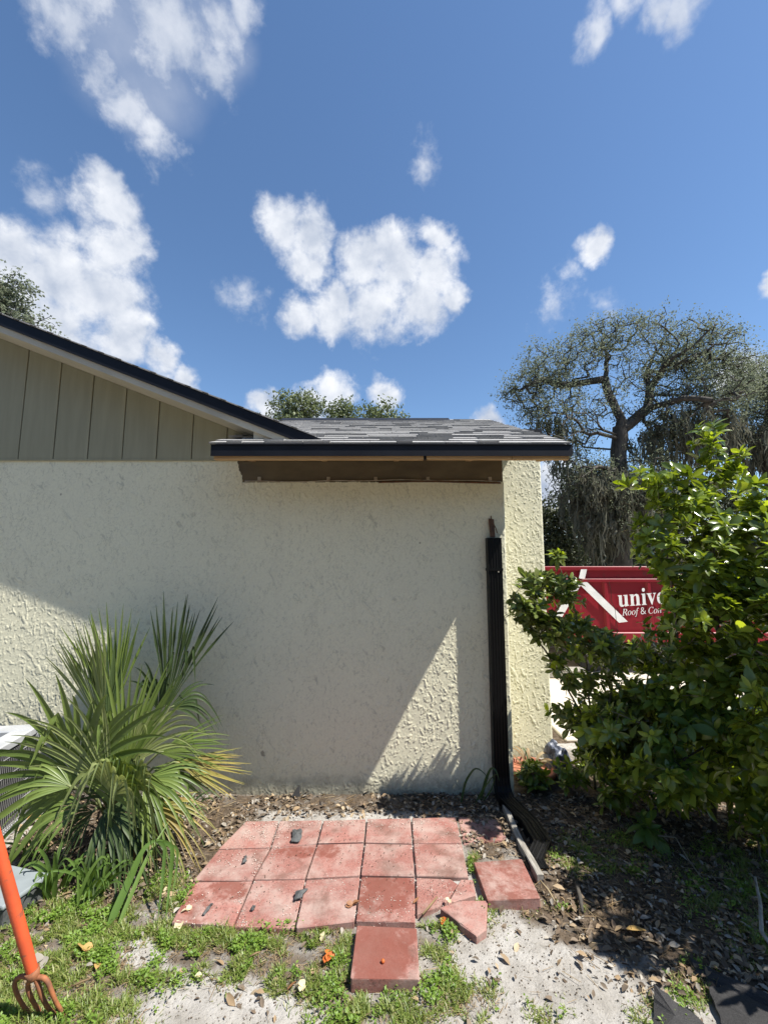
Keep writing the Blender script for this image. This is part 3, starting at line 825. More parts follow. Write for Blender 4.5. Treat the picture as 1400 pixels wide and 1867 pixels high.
# ================================================================ DOWNSPOUT
dY = WY - .075
d_top, d_bot = at(903, 980, dY - .035), at(922, 1440, dY - .035)
dx = d_top.x; wid = .108
def ribbed(u0, u1, dep, n=5):
    """outline of the ribbed pipe, across u and depth d (0 = front)"""
    pts = []
    k = n * 4
    for i in range(k + 1):
        u = u0 + (u1 - u0) * i / k
        pts.append((u, .003 if (i // 2) % 2 else 0.0))
    pts += [(u1, dep), (u0, dep)]
    return pts
down = thing('downspout', 'black ribbed downspout at the wall corner bending out onto the ground', 'downspout', (dx, dY, 0))
prof = ribbed(-wid / 2, wid / 2, .075)
def sweep(path, name, parent, m, jit=0, squash=None):
    """path: list of (position, front direction) - the profile's depth runs against the front"""
    bm = bmesh.new(); rings = []
    for i, (p, fr) in enumerate(path):
        p, fr = Vector(p), Vector(fr).normalized()
        sq = squash[i] if squash else 1
        rings.append([bm.verts.new(p + Vector((u, 0, 0)) - fr * (d * sq + (jit * random.uniform(-1, 1)))) for u, d in prof])
    n = len(prof)
    for a, b in zip(rings, rings[1:]):
        for j in range(n): bm.faces.new([a[j], a[(j + 1) % n], b[(j + 1) % n], b[j]])
    bmesh.ops.recalc_face_normals(bm, faces=bm.faces)
    me = bpy.data.meshes.new(name); bm.to_mesh(me); bm.free()
    return part(name, me, m, parent)
x0 = dx
front = WY - .082
sweep([((x0, front, d_top.z), (0, -1, 0)), ((x0, front, d_top.z - .12), (0, -1, 0))], 'pipe_top', down, M['downspout'])
sweep([((x0, front - .003, d_top.z - .118), (0, -1, 0)), ((x0, front - .003, .22), (0, -1, 0))], 'pipe', down, M['downspout'])
el = [((x0, front - .006, .25), (0, -1, 0)), ((x0 + .002, front - .006, .16), (0, -1, .03)), ((x0 + .003, front - .02, .105), (0, -1, .45)), ((x0 + .004, front - .05, .08), (0, -.7, .9)), ((x0 + .005, front - .12, .066), (0, -.25, 1))]
sweep(el, 'elbow', down, M['downspout'])
gx0 = G(958, 1500).x; gx1 = G(988, 1592).x
sweep([((x0 + .004, front - .10, .072), (0, -.2, 1)), ((gx0 + .005, 2.98, .056), (0, 0, 1)), ((gx0 + .02, 2.8, .046), (.1, 0, 1)), ((gx1 - .02, 2.66, .03), (.2, 0, 1)), ((gx1 - .01, 2.60, .018), (.2, 0, 1))], 'extension', down, M['downspout'], .002, [1, .8, .7, .5, .4])
mb = MB(); mb.box((x0 - wid / 2 - .004, front - .008, d_top.z - .255), (x0 + wid / 2 + .004, front - .004, d_top.z - .235))
mb.box((x0 - wid / 2 - .004, front - .004, d_top.z - .255), (x0 - wid / 2 - .001, WY - .001, d_top.z - .235))
part('strap', mb.mesh('strap'), M['downspout'], down)
mb = MB(); mb.tube([(x0 + .02, front - .009, d_top.z - .262), (x0 + .02, front - .013, d_top.z - .262)], .006, 8)
part('screw', mb.mesh('screw'), M['galv'], down)
mb = MB()
pq = at(897, 952, WY - .02)
mb.prism([(pq.x - .030, WY - .03, pq.z + .03), (pq.x + .014, WY - .026, pq.z + .022), (pq.x + .016, WY - .05, d_top.z + .004), (pq.x - .026, WY - .055, d_top.z + .004)], (0, .012, 0))
part('old_bracket', mb.mesh('old_bracket', .003), M['rust'], down)
mb = MB(); mb.tube([(pq.x - .006, WY - .012, pq.z + .05), (pq.x - .012, WY - .04, pq.z + .02), (pq.x + .02, WY - .05, pq.z - .05), (pq.x + .03, WY - .05, pq.z - .09)], .004, 6)
part('wire_end', mb.mesh('wire_end'), M['rust'], down)
# weathered edging strip lying beside it
a, b = G(908, 1452, .02), G(984, 1604, .02)
strip = thing('edging_strip', 'narrow weathered grey edging strip lying between the pavers and the black pipe', 'edging', ((a.x + b.x) / 2, (a.y + b.y) / 2, 0))
mb = MB()
n = 14
for i in range(n):
    pass
pts = [(a.x + (b.x - a.x) * t + .006 * math.sin(t * 7), a.y + (b.y - a.y) * t, .030 + .006 * math.sin(t * 9)) for t in np.linspace(0, 1, n)]
bm = mb.bm; rows = []
for p in pts:
    p = Vector(p)
    rows.append([bm.verts.new(p + Vector((sx * .017, 0, sz))) for sx, sz in ((-1, -.035), (1, -.035), (1, .008), (.6, .011), (-.6, .011), (-1, .008))])
for r, s in zip(rows, rows[1:]):
    for j in range(6): bm.faces.new([r[j], r[(j + 1) % 6], s[(j + 1) % 6], s[j]])
bm.faces.new(rows[0][::-1]); bm.faces.new(rows[-1])
part('strip', mb.mesh('strip'), M['old_strip'], strip)

# ================================================================ PAVERS
def paver(corners, name, parent, top=.028, th=.048, tilt=(0, 0), stain_shade=None):
    """slab from its four (or more) top corners in photo pixels"""
    P = [G(px, py, top) for px, py in corners]
    c = sum(P, Vector()) / len(P)
    bm = bmesh.new()
    tops = [bm.verts.new((p.x, p.y, top + (p.x - c.x) * tilt[0] + (p.y - c.y) * tilt[1])) for p in P]
    f = bm.faces.new(tops)
    r = bmesh.ops.extrude_face_region(bm, geom=[f])
    nv = [v for v in r['geom'] if isinstance(v, bmesh.types.BMVert)]
    for v in nv: v.co.z -= th
    bmesh.ops.recalc_face_normals(bm, faces=bm.faces)
    bmesh.ops.bevel(bm, geom=[e for e in bm.edges], offset=.005, segments=2, affect='EDGES', profile=.5)
    for v in bm.verts:
        v.co += Vector((random.uniform(-1, 1), random.uniform(-1, 1), random.uniform(-.6, .6))) * .0016
    # top face finely divided so that stains and painted shade can be properties of the slab
    me = bpy.data.meshes.new(name)
    tf = [fc for fc in bm.faces if fc.normal.z > .98 and fc.calc_area() > .02]
    if stain_shade:
        for k in range(3):
            es = list({e for fc in bm.faces if fc.normal.z > .9 for e in fc.edges if e.calc_length() > .02})
            bmesh.ops.subdivide_edges(bm, edges=es, cuts=2 if k < 2 else 1, use_grid_fill=True)
    bm.to_mesh(me); bm.free()
    if stain_shade:
        co = np.zeros(len(me.vertices) * 3, np.float32); me.vertices.foreach_get('co', co); co = co.reshape(-1, 3)
        px, py = project(co)
        val = bl(px, py, stain_shade).astype(np.float32)
        at_ = me.attributes.new('stain_shade', 'FLOAT', 'POINT'); at_.data.foreach_set('value', val)
    if parent is None: return link(name, me, M['paver'])
    return part(name, me, M['paver'], parent)
patio = thing('paver_patio', 'little patio of faded red square concrete pavers against the stucco wall', 'patio', tuple(G(620, 1600)))
g = 1.6
R0 = [(447, 1497), (509, 1496), (588.5, 1495), (668, 1493), (749.5, 1491), (832, 1490)]
R1 = [(397, 1549), (493, 1546), (578, 1539), (664.5, 1537.5), (752.5, 1538), (843, 1538)]
R2 = [(352, 1606), (461, 1605), (557, 1603), (657, 1597), (757.5, 1598), (855, 1601)]
R3 = [(312, 1684), (425, 1692), (538, 1694), (647, 1682), (758, 1686), (0, 0)]
def quad_of(A, B, i): return [(A[i][0] + g, A[i][1] + g * .6), (A[i + 1][0] - g, A[i + 1][1] + g * .6), (B[i + 1][0] - g, B[i + 1][1] - g * .6), (B[i][0] + g, B[i][1] - g * .6)]
for i in range(5):
    paver(quad_of(R0, R1, i), 'paver', patio, .022 + random.uniform(-.002, .003), .045, (random.uniform(-.01, .01), random.uniform(-.01, .01)),
          [(485, 1520, 20, 8, .0)])
for i in range(5):
    st = {1: [(545, 1555, 46, 12, .9)], 2: [(592, 1548, 34, 18, .95)]}.get(i, None)
    paver(quad_of(R1, R2, i), 'paver', patio, .023 + random.uniform(-.002, .003), .045, (random.uniform(-.01, .01), random.uniform(-.012, .01)), st)
for i in range(4):
    st = {0: [(415, 1622, 40, 26, .9), (340, 1650, 50, 50, .75)], 3: [(705, 1625, 66, 42, 1.0), (690, 1670, 60, 26, .7)]}.get(i, None)
    o = paver(quad_of(R2, R3, i), 'paver', patio, .026 + (.006 if i == 2 else 0), .05, (random.uniform(-.008, .008), (-.02, .0, -.02, -.035)[i]), st)
    if i == 3: o['label'] = 'browned paver at the front of the patio'
# half-buried paver right of the top row and the broken one in the front row
o = paver([(834, 1490), (905, 1494), (925, 1530), (845, 1540)], 'paver', patio, .012, .04, (.0, .01))
o = paver([(759, 1601), (822, 1604), (834, 1612), (812, 1646), (797, 1655), (760, 1668)], 'paver', patio, .018, .04, (0, .01)); o['label'] = 'paver with its right corner snapped off'
o = paver([(840, 1604), (862, 1605), (868, 1633), (840, 1640), (816, 1648), (830, 1622)], 'broken_paver', None, .024, .045, (.0, .02))
tag(o, 'small broken piece of red paver wedged beside the snapped corner', 'broken paver')
o = paver([(802, 1656), (840, 1644), (889, 1642), (886, 1694), (868, 1706), (838, 1684)], 'broken_paver', None, .034, .045, (-.02, .03))
tag(o, 'larger broken paver triangle lying tilted on the sand', 'broken paver')
o = paver([(863, 1571), (951, 1566), (985, 1640), (889, 1643)], 'loose_paver', None, .046, .055, (.01, -.02), [(925, 1605, 90, 60, .74)])  # blob gives the slab its duller tone, with leaf shade painted in
tag(o, 'raised dusty pink paver beside the end of the edging strip', 'paver')
o = paver([(651, 1687), (760, 1692), (764, 1787), (639, 1785)], 'step_paver', None, .046, .056, (0, -.01), [(690, 1740, 60, 66, 1.25), (715, 1700, 66, 30, 1.1)])
tag(o, 'thick red paver jutting out alone into the grass, half stained dark', 'paver')
# ================================================================ GROWTH
def grow(trunks, targets, step=.12, wander=.12, rtip=.002, expo=2.3, rmax=None, rise=.15, seed=1):
    """branches reaching every target: returns node positions, parents, radii, tip node of each target.
    trunks: list of polylines, the first from the ground up; later ones start on the nearest node"""
    r_ = np.random.default_rng(seed)
    P, par = [], []
    for k, tr in enumerate(trunks):
        prev = -1
        for j, p in enumerate(tr):
            p = np.array(p, float)
            if j == 0 and k > 0:
                prev = int(np.argmin(np.linalg.norm(np.array(P) - p, axis=1))); 
                if np.linalg.norm(P[prev] - p) < .02: continue
            if prev >= 0:
                n = max(1, int(np.linalg.norm(p - P[prev]) / step)); q0 = P[prev]
                for t in range(1, n + 1):
                    q = q0 + (p - q0) * t / n + (r_.normal(0, wander * step * .25, 3) if t < n else 0)
                    P.append(q); par.append(prev); prev = len(P) - 1
            else:
                P.append(p); par.append(-1); prev = len(P) - 1
    base = P[0]
    nt = len(targets); T = np.array(targets, float)
    arr = np.zeros((len(P) + nt * 14 + 64, 3)); arr[:len(P)] = P; m = len(P)
    d0 = np.min(np.linalg.norm(T[:, None] - arr[None, :m], axis=2), axis=1)
    tips = np.zeros(nt, int)
    for i in np.argsort(d0):
        t = T[i]
        dv = t - arr[:m]; dist = np.linalg.norm(dv, axis=1)
        cost = dist - rise * dv[:, 2] + (dv[:, 2] < -.3 * dist) * dist * .3
        j = int(np.argmin(cost)); q0 = arr[j].copy()
        n = int(min(10, max(2, dist[j] / step)))
        side = r_.normal(0, 1, 3) * wander * dist[j]
        prev = j
        for s in range(1, n + 1):
            f = s / n
            q = q0 + (t - q0) * f + side * f * (1 - f) * 1.2 + np.array([0, 0, .5 * wander * dist[j] * f * (1 - f)])
            if m >= len(arr): arr = np.concatenate([arr, np.zeros_like(arr)])
            arr[m] = q; par.append(prev); prev = m; m += 1
        tips[i] = prev
    P = arr[:m]; par = np.array(par)
    w = np.zeros(m); ch = np.zeros(m, int)
    for i in range(m):
        if par[i] >= 0: ch[par[i]] += 1
    R = np.zeros(m); acc = np.where(ch == 0, rtip ** expo, 0.)
    for i in range(m - 1, -1, -1):
        R[i] = acc[i] ** (1 / expo)
        if par[i] >= 0: acc[par[i]] += acc[i]
    if rmax: R = np.minimum(R * (rmax / R[0]) ** np.clip((R - rtip) / (R[0] - rtip + 1e-9), 0, 1), rmax)
    return P, par, R, tips
def branch_mesh(name, P, par, R, k=5, rmin=0):
    main = np.full(len(P), -1)
    order = np.argsort(R)
    for i in order:
        if par[i] >= 0: main[par[i]] = i
    keep_ = np.where((par >= 0) & (R >= rmin))[0]
    pr = par[keep_]
    D = P[keep_] - P[pr]; D /= np.linalg.norm(D, axis=1)[:, None] + 1e-9
    Dn = np.zeros_like(P); Dn[keep_] = D
    root = np.where(par < 0)[0]
    for r in root: Dn[r] = (0, 0, 1)
    def ring(c, d, r):
        ref = np.where(np.abs(d[:, 2:3]) < .93, np.array([[0, 0, 1.]]), np.array([[1., .2, 0]]))
        A = np.cross(d, ref); A /= np.linalg.norm(A, axis=1)[:, None] + 1e-9
        B = np.cross(d, A)
        th = np.linspace(0, 2 * np.pi, k, endpoint=False)
        return c[:, None] + r[:, None, None] * (np.cos(th)[None, :, None] * A[:, None] + np.sin(th)[None, :, None] * B[:, None])
    r0 = np.where(main[pr] == keep_, R[pr], np.minimum(R[keep_] * 1.2, R[pr]))
    a = ring(P[pr], D, r0); b = ring(P[keep_] + D * R[keep_][:, None] * .3, D, R[keep_])
    V = np.concatenate([a, b], 1).reshape(-1, 3)
    n = len(keep_)
    o = np.arange(n)[:, None] * 2 * k
    j = np.arange(k)[None]
    Fq = np.stack([o + j, o + (j + 1) % k, o + k + (j + 1) % k, o + k + j], -1).reshape(-1, 4)
    return mesh_np(name, V, Fq, True)

# leaf blades: x across, y along, z up; curled and folded on the midrib
def leaf_blade(rows=6, wmax=.205, fold=.30, curl=.25, peak=.58, tip=.02):
    V, Fq = [], []
    ts = np.linspace(0, 1, rows)
    for t in ts:
        w = wmax * (math.sin(math.pi * min(1, t ** (math.log(.5) / math.log(peak)))) ** .8 if 0 < t < 1 else 0) + (tip if t == 1 else .02)
        z = -curl * t * t
        V += [(-w / 1, t, z + fold * w), (0, t, z), (w, t, z + fold * w)]
    for i in range(rows - 1):
        for j in range(2):
            a = i * 3 + j
            Fq.append((a, a + 1, a + 4, a + 3))
    return np.array(V), np.array(Fq)
def frames(dirs, ups):
    y = dirs / (np.linalg.norm(dirs, axis=1)[:, None] + 1e-9)
    x = np.cross(y, ups); x /= np.linalg.norm(x, axis=1)[:, None] + 1e-9
    z = np.cross(x, y)
    return np.stack([x, y, z], -1)
def spread(blade, pos, dirs, ups, size, ws=None):
    V0, F0 = blade
    Rm = frames(dirs, ups)
    if ws is not None: Rm = Rm * np.stack([ws, np.ones_like(ws), 2.2 - 1.2 * ws], 1)[:, None, :]
    V = np.einsum('nij,kj->nki', Rm, V0) * size[:, None, None] + pos[:, None]
    Fq = F0[None] + (np.arange(len(pos)) * len(V0))[:, None, None]
    return V.reshape(-1, 3), Fq.reshape(-1, F0.shape[1])
def in_blobs(blobs, n, r_, shell=.0):
    """random points in a union of ellipsoids (centre, radii, weight)"""
    vol = np.array([b[1][0] * b[1][1] * b[1][2] * (b[2] if len(b) > 2 else 1) for b in blobs]); vol /= vol.sum()
    k = r_.choice(len(blobs), n, p=vol)
    v = r_.normal(0, 1, (n, 3)); v /= np.linalg.norm(v, axis=1)[:, None]
    rad = r_.uniform(shell, 1, n) ** (1 / 2.2)
    C = np.array([b[0] for b in blobs], float)[k]; S = np.array([b[1] for b in blobs], float)[k]
    return C + v * S * rad[:, None], v
def place_leaves(root, name, blade_mesh, pos, dirs, ups, size, material_of, parent_kind='leaf', n_single=300, stuff='foliage'):
    """the leaves that show largest become parts of their own, the rest one mass"""
    px, py = project(pos)
    dist = np.linalg.norm(pos - np.array([0, 0, H]), axis=1)
    inside = (px > -10) & (px < 1410) & (py > 0) & (py < 1880)
    score = np.where(inside, size / dist, 0)
    return score
def shrub(name, label, cat, base, trunks, blobs, n_tips, leaf, mats_, n_leaf=(6, 9), size=(.085, .12), seed=1, group=None, stem_mat='twig', rtip=.0016, rmax=.03, wander=.12,
          singles=300, droop=.0, extra=.9, step=.07, upbias=.7, clear=(), blade=None, shell=.25, tip_young=.45):
    """mats_ = (old leaf, young leaf). leaves sit in whorls at the twig ends and scattered below them"""
    r_ = np.random.default_rng(seed)
    root = thing(name, label, cat, tuple(base), group)
    T, Vn = in_blobs(blobs, n_tips, r_, shell)
    T = T[T[:, 2] > .04]
    def open_(Q):
        px, py = project(Q); k = np.ones(len(Q), bool)
        for x0, y0, x1, y1 in clear: k &= ~((px > x0) & (px < x1) & (py > y0) & (py < y1))
        return k
    T = T[open_(T)]
    P, par, R, tips = grow(trunks, T, step, wander, rtip, 2.4, rmax, .2, seed)
    part('branches', branch_mesh('branches', P, par, R, 5), M[stem_mat], root)
    pos, dirs, ups, siz, young = [], [], [], [], []
    top = np.percentile(T[:, 2], 35)
    for i in range(len(T)):
        tip = tips[i]; p = P[tip]
        q = P[par[tip]] if par[tip] >= 0 else p - np.array([0, 0, .1])
        ax = (p - q) / (np.linalg.norm(p - q) + 1e-9) + np.array([0, 0, upbias]); ax /= np.linalg.norm(ax)
        ref = np.cross(ax, r_.normal(0, 1, 3)); ref /= np.linalg.norm(ref); ref2 = np.cross(ax, ref)
        n = r_.integers(*n_leaf)
        isy = (r_.random() < tip_young)
        s0 = r_.uniform(*size)
        ph = r_.uniform(0, 6.28)
        for j in range(n):
            a = ph + j * 2.4
            lvl = j / n                                     # 0 = lowest whorl leaf, spreads flat; 1 = young upright leaf
            el = r_.normal(.15 + .85 * lvl, .18)
            d = math.cos(el) * (math.cos(a) * ref + math.sin(a) * ref2) + math.sin(el) * ax
            d[2] -= droop
            pos.append(p - ax * (1 - lvl) * s0 * .38); dirs.append(d); ups.append(ax + r_.normal(0, .22, 3))
            siz.append(s0 * (1.08 - .42 * lvl) * r_.uniform(.66, 1.14)); young.append(isy and lvl > .3)
        # leaves along the twig behind the whorl
        k = tip
        for j in range(int(r_.poisson(extra * 3))):
            k2 = par[k]
            if k2 < 0 or R[k2] > .009: break
            pp = P[k2] + (P[k] - P[k2]) * r_.random(); k = k2
            a = r_.uniform(0, 6.28)
            d = math.cos(a) * ref + math.sin(a) * ref2 + ax * r_.uniform(0, .7); d[2] -= droop
            pos.append(pp); dirs.append(d); ups.append(np.array([0, 0, 1.]) + r_.normal(0, .35, 3)); siz.append(s0 * r_.uniform(.75, 1.1)); young.append(False)
    pos, dirs, ups, siz, young = map(np.array, (pos, dirs, ups, siz, young))
    dirs = dirs + 1e-6
    kk = open_(pos + dirs / np.linalg.norm(dirs, axis=1)[:, None] * (siz * .5)[:, None])
    pos, dirs, ups, siz, young = pos[kk], dirs[kk], ups[kk], siz[kk], young[kk]
    bl_ = blade or leaf_blade()
    px, py = project(pos)
    dist = np.linalg.norm(pos - np.array([0, 0, H]), axis=1)
    ins = (px > -5) & (px < 1405) & (py > 0) & (py < 1872)
    # what shows largest: near, in the picture, and not buried (few other leaves between it and the eye)
    key = np.round(np.stack([px / 26, py / 26], 1)).astype(int)
    score = np.where(ins, siz / dist, 0)
    best = {}
    depth_rank = np.zeros(len(pos)); o_ = np.argsort(dist)
    for i in o_:
        kk = (key[i, 0], key[i, 1]); depth_rank[i] = best.get(kk, 0); best[kk] = best.get(kk, 0) + 1
    score = score * np.where(depth_rank < 2, 1, .3) * (.3 + np.minimum(1, np.abs(np.einsum('ni,ni->n', frames(dirs, ups)[:, :, 2], (pos - np.array([0, 0, H])) / dist[:, None]))))
    sel = np.argsort(-score)[:singles]; sel = sel[score[sel] > 0]
    mask = np.zeros(len(pos), bool); mask[sel] = True
    Rm = frames(dirs, ups)
    wsc = r_.uniform(.72, 1.22, len(pos))
    protos = []
    for w in (0, 1):
        me = mesh_np(leaf, bl_[0], bl_[1], True); me.materials.append(M[mats_[w]]); protos.append(me)
    inv = root.matrix_basis.inverted()
    for i in sel:
        o = bpy.data.objects.new('leaf', protos[int(young[i])]); COL.objects.link(o)
        o.parent = root; o.matrix_parent_inverse = inv
        m4 = Matrix(Rm[i].tolist()).to_4x4(); m4.translation = Vector(pos[i]); 
        o.matrix_basis = m4 @ Matrix.Diagonal((siz[i] * wsc[i], siz[i], siz[i] * (2.2 - 1.2 * wsc[i]), 1.0))
    rest = ~mask
    if rest.any():
        V, Fq = spread(bl_, pos[rest], dirs[rest], ups[rest], siz[rest], wsc[rest])
        me = mesh_np('foliage', V, Fq, True)
        me.materials.append(M[mats_[0]]); me.materials.append(M[mats_[1]])
        me.polygons.foreach_set('material_index', np.repeat(young[rest].astype(np.int32), len(bl_[1])))
        part('foliage', me, None, root, 'stuff')
    return root

def B(px, py, Y, rx, rz, ry, w=1):
    p = at(px, py, Y); return ((p.x, p.y, p.z), (rx, ry, rz), w)
def pl(*pts): return [tuple(at(*p)) for p in pts]

# ---------------------------------------------------------------- the big shrub on the right
VIEW = ((1086, 1064, 1200, 1128), (1120, 1120, 1166, 1160), (1010, 1036, 1090, 1050), (1050, 1066, 1100, 1092))   # gap in the foliage through which the dumpster shows
base = G(1330, 1490)
shrub('shrub', 'tall bright green shrub with glossy leaf whorls rising above the red dumpster', 'shrub', base,
      [[tuple(base), tuple(at(1322, 1350, base.y)), tuple(at(1310, 1180, 2.85)), tuple(at(1300, 1000, 2.8)), tuple(at(1292, 870, 2.78))],
       [tuple(base + Vector((.12, -.05, 0))), tuple(at(1400, 1250, 2.7)), tuple(at(1440, 1050, 2.65))],
       [tuple(at(1322, 1350, base.y)), tuple(at(1240, 1200, 2.85)), tuple(at(1215, 1000, 2.8)), tuple(at(1200, 900, 2.78))],
       [tuple(base + Vector((.25, -.3, 0))), tuple(at(1500, 1300, 2.4)), tuple(at(1600, 1100, 2.3))]],
      [B(1288, 808, 2.78, .085, .15, .09, 5), B(1325, 845, 2.80, .09, .12, .1, 3), B(1235, 890, 2.75, .19, .15, .18, 2.2), B(1172, 880, 2.76, .11, .10, .1, 2.8), B(1320, 920, 2.8, .24, .2, .25, 1.7),
       B(1250, 1000, 2.75, .32, .26, .3, 1.4), B(1350, 1010, 2.72, .3, .28, .34, 1.4), B(1180, 960, 2.78, .10, .13, .12, 2), B(1390, 930, 2.72, .14, .10, .15, 2), B(1430, 1000, 2.6, .3, .3, .4),
       B(1270, 1120, 2.75, .34, .26, .35, 1.3), B(1370, 1150, 2.65, .36, .34, .4, 1.2), B(1490, 1150, 2.4, .35, .4, .45), B(1310, 1270, 2.85, .42, .28, .38, 1.2), B(1385, 1440, 2.85, .3, .16, .25, 1.3), B(1290, 1095, 3.05, .3, .16, .2, 3), B(1390, 1090, 2.95, .3, .18, .2, 3), B(1245, 1130, 2.9, .12, .18, .15, 3), B(1340, 1400, 2.95, .35, .18, .2, 1.1), B(1400, 1320, 2.6, .36, .3, .4, 1.1),
       B(1215, 1260, 3.0, .2, .25, .3, 1.2), B(1520, 1350, 2.2, .35, .4, .4), B(1700, 1150, 2.1, .5, .65, .5, .7), B(1800, 1400, 1.75, .4, .45, .4, .7), ((2.55, 1.85, 1.9), (.42, .4, .45), .7), ((2.6, 2.1, 1.2), (.5, .5, .5), .6), ((1.75, 2.9, .55), (.45, .35, .35), 1.2)],
      1560, 'leaf', ('shrub_leaf', 'tip_leaf'), (8, 12), (.075, .108), 5, rmax=.026, tip_young=.65, extra=.6, shell=.5, clear=VIEW)
# ---------------------------------------------------------------- the sprawling shrub in front of the corner
base = G(1085, 1440)
shrub('shrub', 'loose sprawling shrub with small leaves reaching across the sunlit wall corner', 'shrub', base,
      [[tuple(base), tuple(at(1080, 1340, 3.3)), tuple(at(1068, 1200, 3.15)), tuple(at(1040, 1080, 3.05)), tuple(at(1012, 1015, 3.0))],
       [tuple(base + Vector((.05, .03, 0))), tuple(at(1110, 1300, 3.2)), tuple(at(1125, 1150, 3.1)), tuple(at(1110, 1060, 3.05))],
       [tuple(at(1080, 1340, 3.3)), tuple(at(1020, 1230, 3.15)), tuple(at(960, 1130, 3.0)), tuple(at(935, 1090, 2.95))],
       [tuple(base + Vector((.16, .02, 0))), tuple(at(1170, 1300, 3.1)), tuple(at(1190, 1190, 3.1))]],
      [B(985, 1065, 2.98, .17, .09, .12, 2.2), B(955, 1110, 2.96, .13, .09, .12, 2.2), B(1015, 1012, 3.0, .03, .05, .04, 8), B(1035, 1080, 3.02, .15, .10, .15, 1.7), B(1000, 1140, 3.0, .18, .11, .16, 1.6),
       B(1060, 1160, 3.08, .2, .13, .2, 1.1), B(1110, 1190, 3.12, .2, .11, .2, 1.0), B(1035, 1220, 3.1, .13, .13, .18, 1), B(1110, 1260, 3.15, .22, .16, .2, .9), B(1060, 1310, 3.2, .16, .12, .15, 1),
       B(1170, 1310, 3.2, .25, .18, .2, 1.1), B(1105, 1075, 3.05, .05, .05, .06, 2.5), B(1172, 1090, 3.05, .05, .08, .08, 2.5), B(1130, 1390, 3.3, .34, .16, .2, 1.2), B(1120, 1320, 3.35, .3, .2, .2, 1), B(1190, 1190, 3.1, .14, .14, .2, 1.2), B(1010, 1300, 3.25, .06, .09, .1, 1)],
      600, 'leaf', ('sprawl_leaf', 'tip_leaf'), (6, 9), (.062, .09), 9, rmax=.016, wander=.2, tip_young=.35, extra=.7, upbias=.45, clear=VIEW)
# ---------------------------------------------------------------- sapling with the bare stem
base = G(1302, 1522)
sap = shrub('sapling', 'young sapling with a bare pale stem and drooping leaf sprays before the tall shrub', 'sapling', base,
      [[tuple(base), tuple(at(1300, 1440, base.y - .02)), tuple(at(1306, 1360, base.y - .04)), tuple(at(1300, 1330, base.y - .06))],
       [tuple(at(1300, 1340, base.y - .06)), tuple(at(1240, 1340, 2.68))], [tuple(at(1302, 1350, base.y - .05)), tuple(at(1245, 1385, 2.66))],
       [tuple(at(1300, 1335, base.y - .06)), tuple(at(1350, 1330, 2.66))]],
      [B(1215, 1345, 2.68, .09, .06, .08, 2), B(1260, 1310, 2.68, .12, .06, .1, 2), B(1235, 1400, 2.66, .09, .07, .08, 2), B(1330, 1310, 2.68, .14, .07, .1, 1.6), B(1375, 1360, 2.62, .12, .1, .12, 1.5), B(1290, 1300, 2.7, .1, .05, .1)],
      62, 'leaf', ('sapling_leaf', 'sapling_leaf'), (4, 7), (.085, .125), 15, rmax=.017, stem_mat='bark', droop=.35, extra=.8, upbias=.2, tip_young=.3)
# ---------------------------------------------------------------- dark undergrowth behind them
base = G(1230, 1400)
shrub('shrub', 'deep shaded undergrowth bush behind the sapling and the sprawling shrub', 'shrub', base,
      [[tuple(base), tuple(at(1230, 1300, base.y))], [tuple(base + Vector((.5, 0, 0))), tuple(at(1380, 1280, base.y))], [tuple(base + Vector((-.35, 0, 0))), tuple(at(1140, 1330, base.y))]],
      [B(1130, 1370, 3.75, .28, .2, .2, 1), B(1220, 1340, 3.8, .35, .22, .3, 1), B(1330, 1330, 3.75, .4, .25, .3, 1), B(1430, 1340, 3.6, .4, .3, .35, .8), B(1085, 1400, 3.7, .15, .12, .1, 1), B(1280, 1430, 3.6, .5, .2, .15, 1)],
      420, 'leaf', ('shrub_leaf', 'shrub_leaf'), (6, 9), (.075, .11), 25, rmax=.012, singles=60, extra=.6)
# low plants under them
for k, (px, py, h, n, lab) in enumerate(((1185, 1545, .16, 5, 'low plant with three broad upright leaves on the leaf litter under the shrub'), (1120, 1490, .2, 22, 'dark leafy weed under the sprawling shrub left of the broad leaved plant'),
                                     (1040, 1450, .2, 26, 'shaded leafy groundcover plant below the terracotta pot'), (1385, 1560, .22, 24, 'straggly small leaved plant at the right edge of the litter'), (1240, 1500, .24, 22, 'leafy seedling beside the bare sapling stem'),
                                     (975, 1446, .17, 34, 'low ivy like plant in front of the terracotta pot'))):
    b = G(px, py)
    shrub('low_plant', lab, 'plant', b, [[tuple(b), tuple(b + Vector((0, 0, h * .7)))]], [((b.x, b.y, h * .75), (h * (.7 if n > 5 else .3), h * .5, h * .5), 1)], n, 'leaf', ('sapling_leaf' if k == 0 else 'shrub_leaf', 'sapling_leaf'),
          (4, 6), (.06, .085) if k else (.10, .13), 40 + k, rmax=.006, singles=60, extra=.6, upbias=.6, shell=.2)
